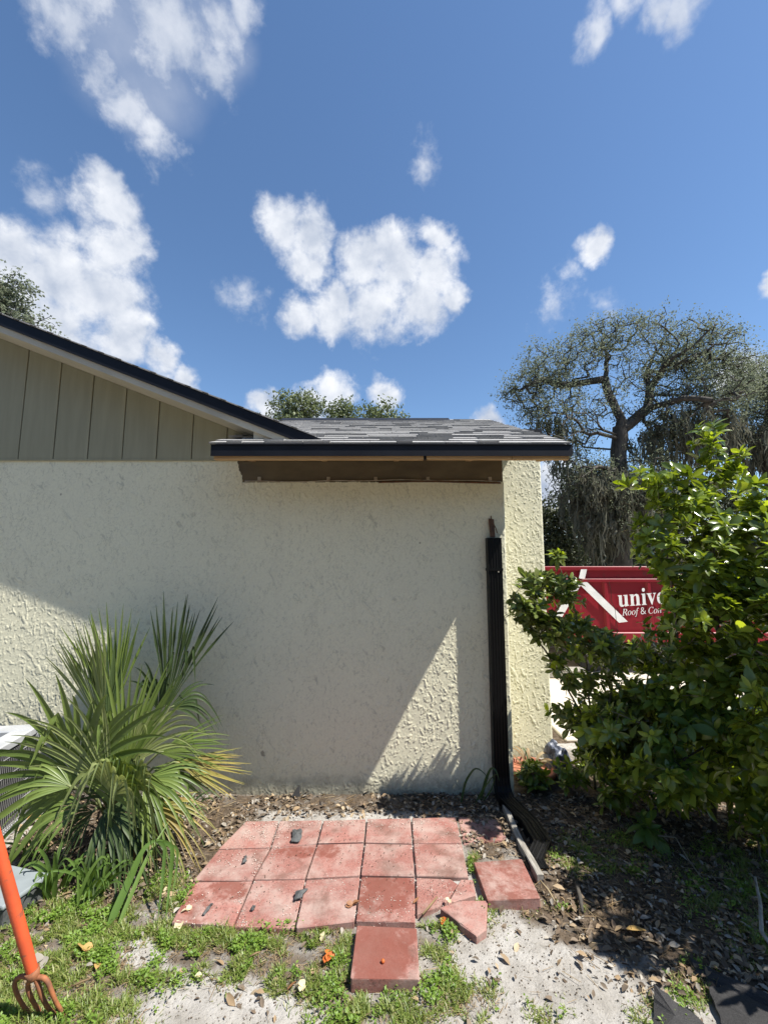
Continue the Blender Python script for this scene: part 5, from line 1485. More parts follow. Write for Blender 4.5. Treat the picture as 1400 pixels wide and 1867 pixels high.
TXT = {"A":[[[1.579,0.0],[1.579,0.016],[1.596,0.019],[1.606,0.026],[1.611,0.037],[1.613,0.056],[1.613,0.252],[1.612,0.273],[1.607,0.285],[1.598,0.291],[1.581,0.293],[1.582,0.31],[1.707,0.31],[1.707,0.252],[1.726,0.28],[1.748,0.301],[1.771,0.314],[1.794,0.318],[1.819,0.315],[1.836,0.304],[1.847,0.287],[1.85,0.266],[1.847,0.248],[1.839,0.234],[1.826,0.225],[1.809,0.222],[1.793,0.224],[1.783,0.231],[1.775,0.24],[1.768,0.25],[1.76,0.257],[1.749,0.26],[1.736,0.255],[1.723,0.241],[1.713,0.22],[1.71,0.192],[1.71,0.056],[1.712,0.037],[1.72,0.025],[1.734,0.019],[1.758,0.016],[1.758,0.0],[1.414,-0.01],[1.377,-0.005],[1.345,0.01],[1.317,0.035],[1.297,0.069],[1.284,0.109],[1.279,0.157],[1.284,0.201],[1.298,0.24],[1.319,0.273],[1.347,0.298],[1.38,0.313],[1.417,0.318],[1.469,0.309],[1.509,0.28],[1.534,0.234],[1.543,0.173],[1.543,0.166],[1.377,0.166],[1.398,0.073],[1.459,0.042],[1.497,0.053],[1.53,0.086],[1.545,0.073],[1.487,0.011],[1.376,0.192],[1.461,0.192],[1.461,0.215],[1.459,0.252],[1.453,0.277],[1.441,0.292],[1.421,0.297],[1.387,0.274],[1.376,0.203],[1.096,-0.01],[0.992,0.248],[0.984,0.267],[0.976,0.281],[0.966,0.29],[0.951,0.293],[0.951,0.31],[1.118,0.31],[1.118,0.294],[1.109,0.294],[1.089,0.29],[1.083,0.276],[1.083,0.272],[1.084,0.268],[1.138,0.122],[1.189,0.253],[1.193,0.264],[1.195,0.272],[1.185,0.289],[1.157,0.294],[1.157,0.31],[1.259,0.31],[1.259,0.295],[1.242,0.289],[1.231,0.279],[1.223,0.264],[1.214,0.243],[1.113,-0.01],[0.774,0.0],[0.774,0.016],[0.791,0.019],[0.801,0.026],[0.806,0.037],[0.808,0.056],[0.808,0.252],[0.806,0.272],[0.802,0.285],[0.793,0.291],[0.776,0.293],[0.776,0.31],[0.904,0.31],[0.904,0.056],[0.905,0.038],[0.91,0.026],[0.919,0.019],[0.936,0.016],[0.936,0.0],[0.856,0.362],[0.837,0.366],[0.82,0.376],[0.81,0.393],[0.806,0.412],[0.81,0.432],[0.82,0.449],[0.837,0.46],[0.856,0.463],[0.876,0.46],[0.892,0.449],[0.903,0.432],[0.907,0.412],[0.903,0.393],[0.892,0.376],[0.876,0.366],[0.393,0.0],[0.393,0.016],[0.409,0.019],[0.42,0.026],[0.425,0.037],[0.427,0.056],[0.427,0.253],[0.425,0.271],[0.42,0.284],[0.41,0.291],[0.394,0.294],[0.394,0.31],[0.522,0.31],[0.522,0.267],[0.565,0.306],[0.618,0.318],[0.683,0.292],[0.705,0.212],[0.705,0.056],[0.707,0.038],[0.712,0.026],[0.722,0.019],[0.738,0.016],[0.738,0.0],[0.577,0.0],[0.577,0.016],[0.582,0.016],[0.603,0.026],[0.61,0.056],[0.61,0.217],[0.608,0.241],[0.604,0.258],[0.594,0.268],[0.578,0.271],[0.548,0.262],[0.522,0.235],[0.522,0.056],[0.524,0.038],[0.529,0.026],[0.539,0.019],[0.555,0.016],[0.555,0.0],[0.131,-0.01],[0.091,-0.003],[0.065,0.017],[0.051,0.051],[0.046,0.097],[0.046,0.248],[0.044,0.268],[0.039,0.282],[0.029,0.291],[0.011,0.294],[0.011,0.31],[0.142,0.31],[0.142,0.074],[0.144,0.058],[0.151,0.046],[0.162,0.038],[0.177,0.036],[0.205,0.043],[0.228,0.066],[0.228,0.248],[0.226,0.269],[0.221,0.283],[0.209,0.291],[0.189,0.294],[0.189,0.31],[0.324,0.31],[0.324,0.07],[0.326,0.051],[0.331,0.039],[0.342,0.033],[0.36,0.03],[0.36,0.013],[0.3,0.007],[0.228,-0.01],[0.228,0.04],[0.209,0.019],[0.186,0.003],[0.16,-0.007]],[[16,18,17],[16,19,18],[15,19,16],[10,12,11],[10,9,12],[9,13,12],[15,20,19],[14,20,15],[8,13,9],[14,21,20],[7,13,8],[13,31,14],[31,21,14],[6,13,7],[31,22,21],[13,32,31],[30,22,31],[29,22,30],[13,33,32],[5,13,6],[5,33,13],[28,22,29],[28,23,22],[5,34,33],[27,23,28],[27,24,23],[26,24,27],[26,25,24],[5,35,34],[5,36,35],[4,36,5],[4,37,36],[3,37,4],[3,38,37],[2,38,3],[2,39,38],[1,39,2],[1,40,39],[0,40,1],[0,41,40],[53,55,54],[52,55,53],[52,73,55],[73,56,55],[51,73,52],[51,74,73],[72,56,73],[71,56,72],[71,57,56],[70,57,71],[51,75,74],[50,75,51],[69,57,70],[49,75,50],[69,58,57],[68,58,69],[49,67,75],[48,67,49],[48,68,67],[48,60,68],[60,58,68],[60,59,58],[48,61,60],[47,61,48],[46,61,47],[63,65,64],[46,62,61],[63,66,65],[45,62,46],[62,66,63],[45,66,62],[44,66,45],[44,42,66],[43,42,44],[81,83,82],[81,85,83],[85,84,83],[95,97,96],[95,98,97],[95,99,98],[81,86,85],[94,99,95],[80,86,81],[79,86,80],[79,87,86],[94,100,99],[93,100,94],[78,87,79],[93,101,100],[78,88,87],[78,89,88],[92,101,93],[78,90,89],[77,90,78],[91,101,92],[91,102,101],[90,102,91],[76,90,77],[90,103,102],[76,103,90],[130,132,131],[129,132,130],[129,133,132],[128,133,129],[128,134,133],[127,134,128],[127,135,134],[126,135,127],[126,136,135],[125,136,126],[125,137,136],[124,137,125],[124,138,137],[123,138,124],[114,116,115],[114,113,116],[113,112,116],[112,117,116],[111,117,112],[110,117,111],[109,117,110],[108,117,109],[108,118,117],[108,119,118],[107,119,108],[107,120,119],[106,120,107],[106,121,120],[105,121,106],[104,121,105],[104,122,121],[153,155,154],[149,151,150],[149,148,151],[148,152,151],[152,155,153],[152,172,155],[172,171,155],[171,156,155],[147,152,148],[146,152,147],[152,173,172],[145,152,146],[170,156,171],[145,173,152],[145,174,173],[169,156,170],[144,174,145],[168,156,169],[144,175,174],[167,156,168],[167,157,156],[143,175,144],[143,176,175],[166,157,167],[166,158,157],[143,177,176],[166,159,158],[142,177,143],[165,159,166],[142,178,177],[165,160,159],[141,178,142],[141,179,178],[165,161,160],[140,179,141],[139,179,140],[139,180,179],[163,165,164],[163,161,165],[163,162,161],[190,192,191],[190,189,192],[189,188,192],[188,193,192],[204,206,205],[204,203,206],[203,202,206],[202,207,206],[201,207,202],[187,193,188],[200,207,201],[186,193,187],[185,193,186],[199,207,200],[184,193,185],[184,194,193],[199,208,207],[198,208,199],[184,195,194],[198,209,208],[183,195,184],[183,196,195],[197,215,198],[215,209,198],[197,216,215],[214,209,215],[214,210,209],[183,197,196],[183,216,197],[214,211,210],[214,213,211],[213,212,211],[183,217,216],[182,217,183],[182,218,217],[181,218,182]]],"B":[[[3.235,-0.009],[3.221,-0.006],[3.211,0.001],[3.204,0.012],[3.201,0.028],[3.208,0.065],[3.228,0.14],[3.248,0.216],[3.255,0.254],[3.251,0.269],[3.238,0.275],[3.224,0.272],[3.208,0.263],[3.19,0.25],[3.172,0.232],[3.153,0.212],[3.136,0.189],[3.119,0.166],[3.105,0.142],[3.08,0.082],[3.055,0.0],[3.001,0.0],[3.066,0.221],[3.072,0.245],[3.075,0.263],[3.072,0.273],[3.066,0.28],[3.054,0.284],[3.036,0.285],[3.03,0.285],[3.032,0.297],[3.058,0.3],[3.08,0.303],[3.098,0.306],[3.113,0.31],[3.133,0.315],[3.143,0.316],[3.144,0.316],[3.146,0.314],[3.146,0.311],[3.146,0.308],[3.105,0.177],[3.155,0.238],[3.201,0.281],[3.242,0.306],[3.276,0.315],[3.305,0.306],[3.315,0.278],[3.314,0.265],[3.313,0.252],[3.31,0.237],[3.306,0.222],[3.267,0.088],[3.263,0.075],[3.26,0.064],[3.258,0.055],[3.258,0.049],[3.261,0.037],[3.272,0.034],[3.295,0.048],[3.324,0.091],[3.335,0.083],[3.286,0.014],[2.768,-0.008],[2.723,-0.001],[2.688,0.022],[2.666,0.057],[2.658,0.102],[2.663,0.14],[2.676,0.178],[2.697,0.215],[2.724,0.247],[2.755,0.276],[2.79,0.298],[2.827,0.312],[2.864,0.316],[2.91,0.309],[2.946,0.286],[2.968,0.251],[2.976,0.206],[2.972,0.172],[2.961,0.138],[2.944,0.105],[2.922,0.073],[2.896,0.046],[2.866,0.023],[2.817,-0.0],[2.775,0.011],[2.802,0.017],[2.828,0.032],[2.852,0.055],[2.873,0.085],[2.891,0.119],[2.905,0.155],[2.914,0.192],[2.917,0.226],[2.902,0.281],[2.86,0.299],[2.827,0.291],[2.794,0.268],[2.765,0.231],[2.74,0.183],[2.723,0.132],[2.718,0.083],[2.722,0.052],[2.733,0.03],[2.751,0.016],[2.41,-0.01],[2.355,-0.004],[2.308,0.013],[2.269,0.041],[2.241,0.078],[2.223,0.125],[2.217,0.179],[2.222,0.227],[2.237,0.276],[2.262,0.322],[2.293,0.365],[2.331,0.402],[2.373,0.433],[2.442,0.464],[2.512,0.475],[2.555,0.47],[2.603,0.457],[2.613,0.454],[2.622,0.453],[2.635,0.458],[2.645,0.47],[2.658,0.47],[2.631,0.332],[2.617,0.332],[2.617,0.338],[2.617,0.343],[2.617,0.348],[2.617,0.353],[2.61,0.395],[2.592,0.427],[2.561,0.446],[2.519,0.453],[2.478,0.447],[2.438,0.43],[2.4,0.404],[2.366,0.37],[2.337,0.328],[2.315,0.281],[2.301,0.229],[2.296,0.175],[2.305,0.109],[2.332,0.06],[2.374,0.029],[2.428,0.019],[2.513,0.04],[2.59,0.103],[2.603,0.091],[2.56,0.046],[2.515,0.015],[2.465,-0.004],[1.712,-0.007],[1.65,0.002],[1.602,0.028],[1.571,0.069],[1.561,0.125],[1.568,0.172],[1.589,0.208],[1.621,0.238],[1.664,0.266],[1.643,0.291],[1.624,0.318],[1.61,0.348],[1.606,0.382],[1.614,0.426],[1.639,0.459],[1.678,0.48],[1.729,0.487],[1.777,0.48],[1.814,0.46],[1.838,0.427],[1.846,0.383],[1.839,0.344],[1.818,0.312],[1.788,0.283],[1.749,0.258],[1.879,0.133],[1.895,0.155],[1.908,0.181],[1.918,0.209],[1.926,0.24],[1.986,0.24],[1.974,0.198],[1.959,0.16],[1.941,0.125],[1.917,0.095],[2.015,0.0],[1.936,0.0],[1.877,0.056],[1.844,0.031],[1.807,0.011],[1.763,-0.002],[1.713,0.293],[1.747,0.315],[1.77,0.336],[1.783,0.358],[1.787,0.383],[1.783,0.405],[1.771,0.423],[1.752,0.435],[1.727,0.439],[1.702,0.435],[1.681,0.424],[1.668,0.406],[1.664,0.383],[1.667,0.36],[1.676,0.338],[1.692,0.317],[1.714,0.046],[1.754,0.049],[1.788,0.06],[1.816,0.075],[1.839,0.093],[1.7,0.229],[1.667,0.207],[1.643,0.185],[1.628,0.16],[1.623,0.127],[1.629,0.094],[1.647,0.068],[1.676,0.051],[1.103,-0.153],[1.086,-0.15],[1.073,-0.142],[1.063,-0.13],[1.06,-0.116],[1.067,-0.094],[1.085,-0.087],[1.102,-0.092],[1.107,-0.108],[1.107,-0.114],[1.105,-0.119],[1.103,-0.123],[1.103,-0.127],[1.105,-0.132],[1.11,-0.134],[1.128,-0.128],[1.142,-0.108],[1.148,-0.093],[1.154,-0.074],[1.16,-0.052],[1.165,-0.025],[1.223,0.283],[1.158,0.283],[1.164,0.304],[1.227,0.304],[1.235,0.34],[1.256,0.403],[1.286,0.449],[1.325,0.477],[1.367,0.487],[1.392,0.483],[1.411,0.473],[1.423,0.458],[1.427,0.439],[1.419,0.416],[1.395,0.408],[1.376,0.415],[1.37,0.435],[1.37,0.438],[1.371,0.441],[1.372,0.444],[1.373,0.447],[1.375,0.451],[1.375,0.455],[1.374,0.46],[1.37,0.465],[1.365,0.468],[1.357,0.469],[1.324,0.447],[1.3,0.383],[1.283,0.304],[1.362,0.304],[1.359,0.283],[1.279,0.283],[1.253,0.15],[1.236,0.073],[1.219,0.007],[1.202,-0.045],[1.185,-0.085],[1.147,-0.136],[0.907,-0.008],[0.862,-0.001],[0.827,0.022],[0.805,0.057],[0.797,0.102],[0.802,0.14],[0.815,0.178],[0.836,0.215],[0.863,0.247],[0.894,0.276],[0.929,0.298],[0.966,0.312],[1.003,0.316],[1.049,0.309],[1.085,0.286],[1.107,0.251],[1.115,0.206],[1.111,0.172],[1.1,0.138],[1.083,0.105],[1.061,0.073],[1.035,0.046],[1.005,0.023],[0.956,-0.0],[0.914,0.011],[0.941,0.017],[0.967,0.032],[0.991,0.055],[1.012,0.085],[1.03,0.119],[1.044,0.155],[1.053,0.192],[1.056,0.226],[1.041,0.281],[0.999,0.299],[0.966,0.291],[0.934,0.268],[0.904,0.231],[0.879,0.183],[0.862,0.132],[0.857,0.083],[0.861,0.052],[0.872,0.03],[0.89,0.016],[0.556,-0.008],[0.511,-0.001],[0.476,0.022],[0.454,0.057],[0.447,0.102],[0.451,0.14],[0.464,0.178],[0.485,0.215],[0.512,0.247],[0.544,0.276],[0.579,0.298],[0.615,0.312],[0.652,0.316],[0.698,0.309],[0.734,0.286],[0.757,0.251],[0.764,0.206],[0.761,0.172],[0.75,0.138],[0.733,0.105],[0.711,0.073],[0.684,0.046],[0.654,0.023],[0.606,-0.0],[0.563,0.011],[0.59,0.017],[0.617,0.032],[0.641,0.055],[0.662,0.085],[0.68,0.119],[0.693,0.155],[0.702,0.192],[0.705,0.226],[0.691,0.281],[0.648,0.299],[0.615,0.291],[0.583,0.268],[0.553,0.231],[0.529,0.183],[0.512,0.132],[0.506,0.083],[0.51,0.052],[0.521,0.03],[0.54,0.016],[-0.034,0.0],[-0.03,0.013],[-0.027,0.013],[0.0,0.017],[0.019,0.027],[0.032,0.045],[0.042,0.073],[0.126,0.385],[0.13,0.404],[0.132,0.42],[0.129,0.434],[0.12,0.443],[0.104,0.449],[0.081,0.451],[0.085,0.465],[0.281,0.465],[0.343,0.458],[0.388,0.438],[0.414,0.406],[0.423,0.364],[0.39,0.284],[0.289,0.235],[0.351,0.085],[0.366,0.053],[0.381,0.031],[0.398,0.018],[0.419,0.013],[0.422,0.013],[0.418,0.0],[0.314,0.0],[0.221,0.228],[0.206,0.228],[0.19,0.229],[0.176,0.229],[0.163,0.23],[0.152,0.231],[0.114,0.089],[0.108,0.062],[0.106,0.046],[0.109,0.03],[0.118,0.02],[0.133,0.015],[0.154,0.013],[0.162,0.013],[0.158,0.0],[0.202,0.25],[0.264,0.257],[0.309,0.28],[0.337,0.316],[0.347,0.363],[0.323,0.423],[0.251,0.443],[0.236,0.442],[0.224,0.44],[0.215,0.435],[0.209,0.427],[0.203,0.415],[0.197,0.398],[0.158,0.253],[0.168,0.252],[0.179,0.251],[0.19,0.25]],[[35,37,36],[35,38,37],[44,46,45],[34,38,35],[34,39,38],[34,40,39],[33,40,34],[33,41,40],[43,46,44],[32,41,33],[43,47,46],[31,25,32],[25,41,32],[30,26,31],[26,25,31],[29,28,30],[28,27,30],[27,26,30],[42,11,43],[11,10,43],[10,47,43],[10,48,47],[9,48,10],[24,41,25],[42,12,11],[8,48,9],[8,49,48],[42,13,12],[23,41,24],[7,49,8],[7,50,49],[42,14,13],[22,41,23],[41,14,42],[7,51,50],[41,15,14],[7,52,51],[21,41,22],[6,52,7],[41,16,15],[41,17,16],[21,17,41],[21,18,17],[21,19,18],[5,52,6],[59,61,60],[5,53,52],[59,62,61],[21,20,19],[5,54,53],[4,54,5],[4,55,54],[4,56,55],[4,57,56],[58,62,59],[4,58,57],[4,62,58],[3,62,4],[3,0,62],[2,0,3],[1,0,2],[74,76,75],[73,76,74],[73,97,76],[97,77,76],[73,98,97],[96,77,97],[72,98,73],[72,99,98],[96,78,77],[95,78,96],[71,99,72],[71,100,99],[95,79,78],[70,100,71],[70,101,100],[94,79,95],[69,101,70],[94,80,79],[93,80,94],[69,102,101],[68,102,69],[93,81,80],[92,81,93],[67,102,68],[92,82,81],[67,103,102],[91,82,92],[91,83,82],[66,103,67],[90,83,91],[66,104,103],[90,84,83],[65,104,66],[89,84,90],[65,105,104],[89,85,84],[88,85,89],[65,106,105],[88,86,85],[64,106,65],[87,86,88],[64,87,106],[64,86,87],[64,63,86],[120,122,121],[120,123,122],[126,128,127],[126,129,128],[119,138,120],[138,123,120],[125,129,126],[138,124,123],[138,125,124],[138,137,125],[137,136,125],[136,135,125],[135,129,125],[119,139,138],[119,140,139],[118,140,119],[118,141,140],[118,142,141],[117,142,118],[134,129,135],[117,143,142],[116,143,117],[133,129,134],[132,129,133],[131,129,132],[130,129,131],[116,144,143],[115,144,116],[115,145,144],[114,145,115],[114,146,145],[113,146,114],[112,146,113],[112,147,146],[111,147,112],[111,148,147],[151,153,152],[151,154,153],[110,148,111],[110,149,148],[151,155,154],[109,149,110],[150,155,151],[109,150,149],[109,155,150],[109,156,155],[108,156,109],[108,107,156],[172,174,173],[172,175,174],[171,175,172],[171,176,175],[170,206,171],[206,176,171],[170,207,206],[205,176,206],[170,208,207],[204,176,205],[204,177,176],[169,208,170],[169,209,208],[203,177,204],[169,210,209],[202,177,203],[201,177,202],[201,178,177],[169,211,210],[168,211,169],[168,212,211],[200,178,201],[167,212,168],[200,179,178],[167,213,212],[199,179,200],[166,213,167],[166,198,213],[198,179,199],[198,180,179],[166,180,198],[165,180,166],[165,181,180],[164,181,165],[164,219,181],[219,182,181],[185,187,186],[185,188,187],[163,219,164],[163,220,219],[218,182,219],[184,188,185],[162,220,163],[162,221,220],[184,189,188],[162,222,221],[183,189,184],[161,222,162],[183,190,189],[161,223,222],[182,190,183],[218,190,182],[161,224,223],[218,191,190],[160,224,161],[218,192,191],[160,225,224],[217,194,218],[194,192,218],[216,194,217],[159,225,160],[159,226,225],[215,194,216],[215,195,194],[193,192,194],[159,214,226],[214,195,215],[159,195,214],[159,196,195],[158,196,159],[158,197,196],[157,197,158],[255,257,256],[255,258,257],[254,274,255],[274,258,255],[274,273,258],[273,259,258],[254,275,274],[272,259,273],[271,259,272],[270,259,271],[270,260,259],[269,260,270],[268,260,269],[253,275,254],[253,276,275],[267,260,268],[266,260,267],[265,260,266],[265,261,260],[264,261,265],[263,261,264],[263,262,261],[252,276,253],[252,277,276],[251,277,252],[249,251,250],[249,277,251],[249,278,277],[249,279,278],[248,279,249],[247,280,248],[280,279,248],[247,281,280],[247,282,281],[247,283,282],[247,284,283],[246,284,247],[246,285,284],[245,285,246],[244,285,245],[244,286,285],[232,234,233],[232,235,234],[243,286,244],[231,235,232],[231,236,235],[242,286,243],[231,237,236],[230,237,231],[230,238,237],[230,239,238],[230,240,239],[241,286,242],[229,240,230],[229,241,240],[229,286,241],[229,227,286],[228,227,229],[298,300,299],[297,300,298],[297,321,300],[321,301,300],[297,322,321],[320,301,321],[296,322,297],[296,323,322],[320,302,301],[319,302,320],[295,323,296],[295,324,323],[319,303,302],[294,324,295],[294,325,324],[318,303,319],[293,325,294],[318,304,303],[317,304,318],[293,326,325],[292,326,293],[317,305,304],[316,305,317],[291,326,292],[316,306,305],[291,327,326],[315,306,316],[315,307,306],[290,327,291],[314,307,315],[290,328,327],[314,308,307],[289,328,290],[313,308,314],[289,329,328],[313,309,308],[312,309,313],[289,330,329],[312,310,309],[288,330,289],[311,310,312],[288,311,330],[288,310,311],[288,287,310],[342,344,343],[341,344,342],[341,365,344],[365,345,344],[341,366,365],[364,345,365],[340,366,341],[340,367,366],[364,346,345],[363,346,364],[339,367,340],[339,368,367],[363,347,346],[338,368,339],[338,369,368],[362,347,363],[337,369,338],[362,348,347],[361,348,362],[337,370,369],[336,370,337],[361,349,348],[360,349,361],[335,370,336],[360,350,349],[335,371,370],[359,350,360],[359,351,350],[334,371,335],[358,351,359],[334,372,371],[358,352,351],[333,372,334],[357,352,358],[333,373,372],[357,353,352],[356,353,357],[333,374,373],[356,354,353],[332,374,333],[355,354,356],[332,355,374],[332,354,355],[332,331,354],[388,390,389],[388,391,390],[388,392,391],[387,392,388],[386,426,387],[426,392,387],[385,427,386],[427,426,386],[425,392,426],[385,428,427],[385,429,428],[425,393,392],[385,430,429],[384,430,385],[384,431,430],[424,393,425],[383,431,384],[383,432,431],[424,394,393],[382,432,383],[382,433,432],[381,433,382],[424,395,394],[423,395,424],[422,395,423],[422,396,395],[421,396,422],[420,396,421],[381,410,433],[410,434,433],[410,435,434],[410,436,435],[410,420,436],[410,396,420],[410,405,396],[405,397,396],[381,411,410],[409,405,410],[408,405,409],[407,405,408],[406,405,407],[404,397,405],[381,412,411],[404,398,397],[380,412,381],[380,413,412],[404,399,398],[380,414,413],[379,414,380],[404,400,399],[379,415,414],[378,415,379],[378,416,415],[404,401,400],[377,416,378],[377,417,416],[375,377,376],[375,417,377],[404,402,401],[404,403,402],[375,418,417],[375,419,418]]]}
def lettering(key, px, py, hpx, hu, tiltz, off=.042, sx=1.0):
    """flat printed letters from outline data: hpx pixels tall for hu units"""
    o = dp(px, py); s = hpx / F * DY / hu * 1.02
    V = [(o.x + x * s * sx, DY - off, o.z + y * s + x * s * sx * tiltz) for x, y in TXT[key][0]]
    me = bpy.data.meshes.new('lettering'); me.from_pydata(V, [], [f for f in TXT[key][1]])
    return part('lettering', me, M['white_paint'], dm)
lettering('A', 1124, 1106, 29, .463, .07, sx=.86)
lettering('B', 1132, 1122, 11, .46, .07, sx=.86)
# pale kerb block / low white wall glimpsed beyond the drive
kb = thing('concrete_block', 'pale grey concrete parking block on the drive just past the house corner', 'block', tuple(G(1000, 1238)))
mb = MB(); c = G(1002, 1240); mb.box((c.x - .25, c.y, .02), (c.x + .55, c.y + .18, .15))
part('block', mb.mesh('block', .02), M['old_strip'], kb)

# ================================================================ POT
pc = G(972, 1415)
pc = Vector((at(968, 1400, 3.62).x, 3.62, 0))
pot = thing('plant_pot', 'low terracotta pot with dry strappy leaves at the foot of the sunlit wall', 'pot', tuple(pc))
def lathe(prof_, k, name, c):
    bm = bmesh.new(); rings = []
    for r, z in prof_: rings.append([bm.verts.new((c.x + r * math.cos(6.2832 * i / k), c.y + r * math.sin(6.2832 * i / k), c.z + z)) for i in range(k)])
    for a_, b_ in zip(rings, rings[1:]):
        for i in range(k): bm.faces.new([a_[i], a_[(i + 1) % k], b_[(i + 1) % k], b_[i]]).smooth = True
    bm.faces.new(rings[0][::-1]); bm.faces.new(rings[-1])
    bmesh.ops.recalc_face_normals(bm, faces=bm.faces)
    me = bpy.data.meshes.new(name); bm.to_mesh(me); bm.free(); return me
part('pot', lathe([(.12, 0), (.165, .07), (.168, .075), (.155, .076), (.14, .05)], 36, 'pot', pc), M['terracotta'], pot)
part('rim', lathe([(.169, .058), (.184, .060), (.187, .092), (.180, .098), (.160, .097), (.157, .078)], 36, 'rim', pc), M['terracotta'], pot)
part('soil', lathe([(.02, .056), (.150, .057), (.147, .062), (.02, .066)], 24, 'soil', pc), M['soil'], pot)
for i in range(13):
    a_ = random.uniform(-.4, 6.0); l = random.uniform(.12, .34)
    d = Vector((math.cos(a_), math.sin(a_), 0))
    V, Fq = ribbon([pc + Vector((0, 0, .06)) + d * .03, pc + Vector((0, 0, .18)) + d * l * .4, pc + Vector((0, 0, .19)) + d * l * .8, pc + Vector((0, 0, .09)) + d * l * 1.1], random.uniform(.012, .022), (.1, -.6, .8), n=12)
    part('leaf', mesh_np('leaf', V, Fq, True), M[random.choice(('dead_palm', 'strap_dark', 'dead_palm'))], pot)
sk = thing('plastic_bag', 'crumpled blue grey plastic sheet slumped beside the terracotta pot', 'bag', tuple(G(1015, 1420)))
bm = bmesh.new()
c = at(1016, 1392, 3.68)
bmesh.ops.create_icosphere(bm, subdivisions=4, radius=1)
for v in bm.verts:
    p = v.co.copy(); k = 1 + .35 * float(noise2(np.array(p.x * 2 + 3), np.array(p.z * 2 + p.y * 1.3), 5)) + .18 * abs(float(noise2(np.array(p.x * 5), np.array(p.z * 5 + p.y * 3), 9)))
    v.co = c + Vector((p.x * .10 * k, p.y * .09 * k, p.z * .135 * k * (1.15 - .25 * p.x)))
    v.co.z = max(v.co.z, .008)
me = bpy.data.meshes.new('sheet'); bm.to_mesh(me); bm.free()
part('sheet', me, M['blue_grey'], sk)

# ================================================================ AIR CONDITIONER
R_ = Matrix.Translation((-2.37, 3.12, 0)) @ Matrix.Rotation(math.radians(9), 4, 'Z')
ac = thing('air_conditioner', 'grey air conditioner condenser unit with wire grille half hidden behind the palmetto', 'air conditioner', (-2.7, 2.8, 0))
W_, D_, H_ = .74, .74, .60                        # the box runs from its back right corner: -x and -y
def acbox(a, b, name, m, bev=.003):
    mb = MB(); mb.box(a, b, R_); return part(name, mb.mesh(name, bev), M[m], ac)
acbox((-W_, -D_, .0), (0, 0, .05), 'base_pan', 'ac_paint', .006)
acbox((-W_ + .03, -D_ + .03, .052), (-.03, -.03, H_ - .055), 'coil', 'ac_fin')
mb = MB()
for i in range(46):                                # fine fin lines of the coil, proud of the core
    pass
acbox((-W_, -D_, H_ - .052), (0, -D_ + .12, H_), 'top_panel', 'ac_paint', .008)
acbox((-W_, -.12, H_ - .052), (0, 0, H_), 'top_panel', 'ac_paint', .008)
acbox((-.12, -D_ + .121, H_ - .052), (0, -.121, H_), 'top_panel', 'ac_paint', .008)
acbox((-W_, -D_ + .121, H_ - .052), (-W_ + .12, -.121, H_), 'top_panel', 'ac_paint', .008)
for cx, cy in ((-.02, -.02), (-.02, -D_ + .02), (-W_ + .02, -D_ + .02), (-W_ + .02, -.02)):
    acbox((cx - .018, cy - .018, .051), (cx + .018, cy + .018, H_ - .053), 'corner_post', 'ac_paint')
gz = np.linspace(.09, H_ - .09, 5)
mb = MB()
for z in gz: mb.box((.004, -D_ + .04, z - .002), (.008, -.04, z + .002), R_)
for z in gz: mb.box((-W_ + .04, -D_ - .008, z - .002), (-.04, -D_ - .004, z + .002), R_)
part('grille_rail', mb.mesh('grille_rail'), M['ac_wire'], ac)
mb0 = None
for i in range(38):
    y = -D_ + .042 + i * (D_ - .084) / 37
    mb = MB(); mb.box((.0005, y - .0012, .055), (.0030, y + .0012, H_ - .056), R_)
    part('grille_wire', mb.mesh('grille_wire'), M['ac_wire'], ac)
for i in range(50):
    x = -W_ + .042 + i * (W_ - .084) / 49
    mb = MB(); mb.box((x - .0016, -D_ - .0035, .055), (x + .0016, -D_ - .0005, H_ - .056), R_)
    part('grille_wire', mb.mesh('grille_wire'), M['ac_wire'], ac)
mb = MB()
for r in np.linspace(.05, .24, 9):
    mb.tube([tuple(R_ @ Vector((-W_ / 2 + r * math.cos(t), -D_ / 2 + r * math.sin(t), H_ - .012))) for t in np.linspace(0, 6.2832, 33)], .0022, 4, False)
for t in np.linspace(0, 6.2832, 9)[:-1]:
    mb.tube([tuple(R_ @ Vector((-W_ / 2 + r * math.cos(t), -D_ / 2 + r * math.sin(t), H_ - .016))) for r in (.03, .27)], .0026, 4)
part('fan_guard', mb.mesh('fan_guard'), M['ac_wire'], ac)
mb = MB(); p = R_ @ Vector((.10, -.10, 0)); mb.box((p.x - 1.1, p.y - 1.0, -.05), (p.x, p.y + .15, .014))
slab = link('equipment_pad', mb.mesh('equipment_pad', .01), M['old_strip'])
tag(slab, 'weathered concrete pad under the air conditioner', 'pad')

# pale box behind the fork handle
bx_c = G(0, 1668)
box = thing('valve_box', 'pale blue grey plastic box with a flat lid behind the orange fork handle', 'box', tuple(bx_c))
Rb = Matrix.Translation((bx_c.x - .02, bx_c.y + .03, 0)) @ Matrix.Rotation(math.radians(-14), 4, 'Z')
mb = MB(); mb.prism([(-.20, -.10, -.02), (.145, -.10, -.02), (.145, .10, -.02), (-.20, .10, -.02)], (0, 0, .115))
bmesh.ops.transform(mb.bm, matrix=Rb, verts=mb.bm.verts)
part('box', mb.mesh('box', .012, 2), M['slate'], box)
mb = MB(); mb.box((-.215, -.112, .0955), (.155, .112, .118), Rb)
part('lid', mb.mesh('lid', .008, 2), M['box_grey'], box)

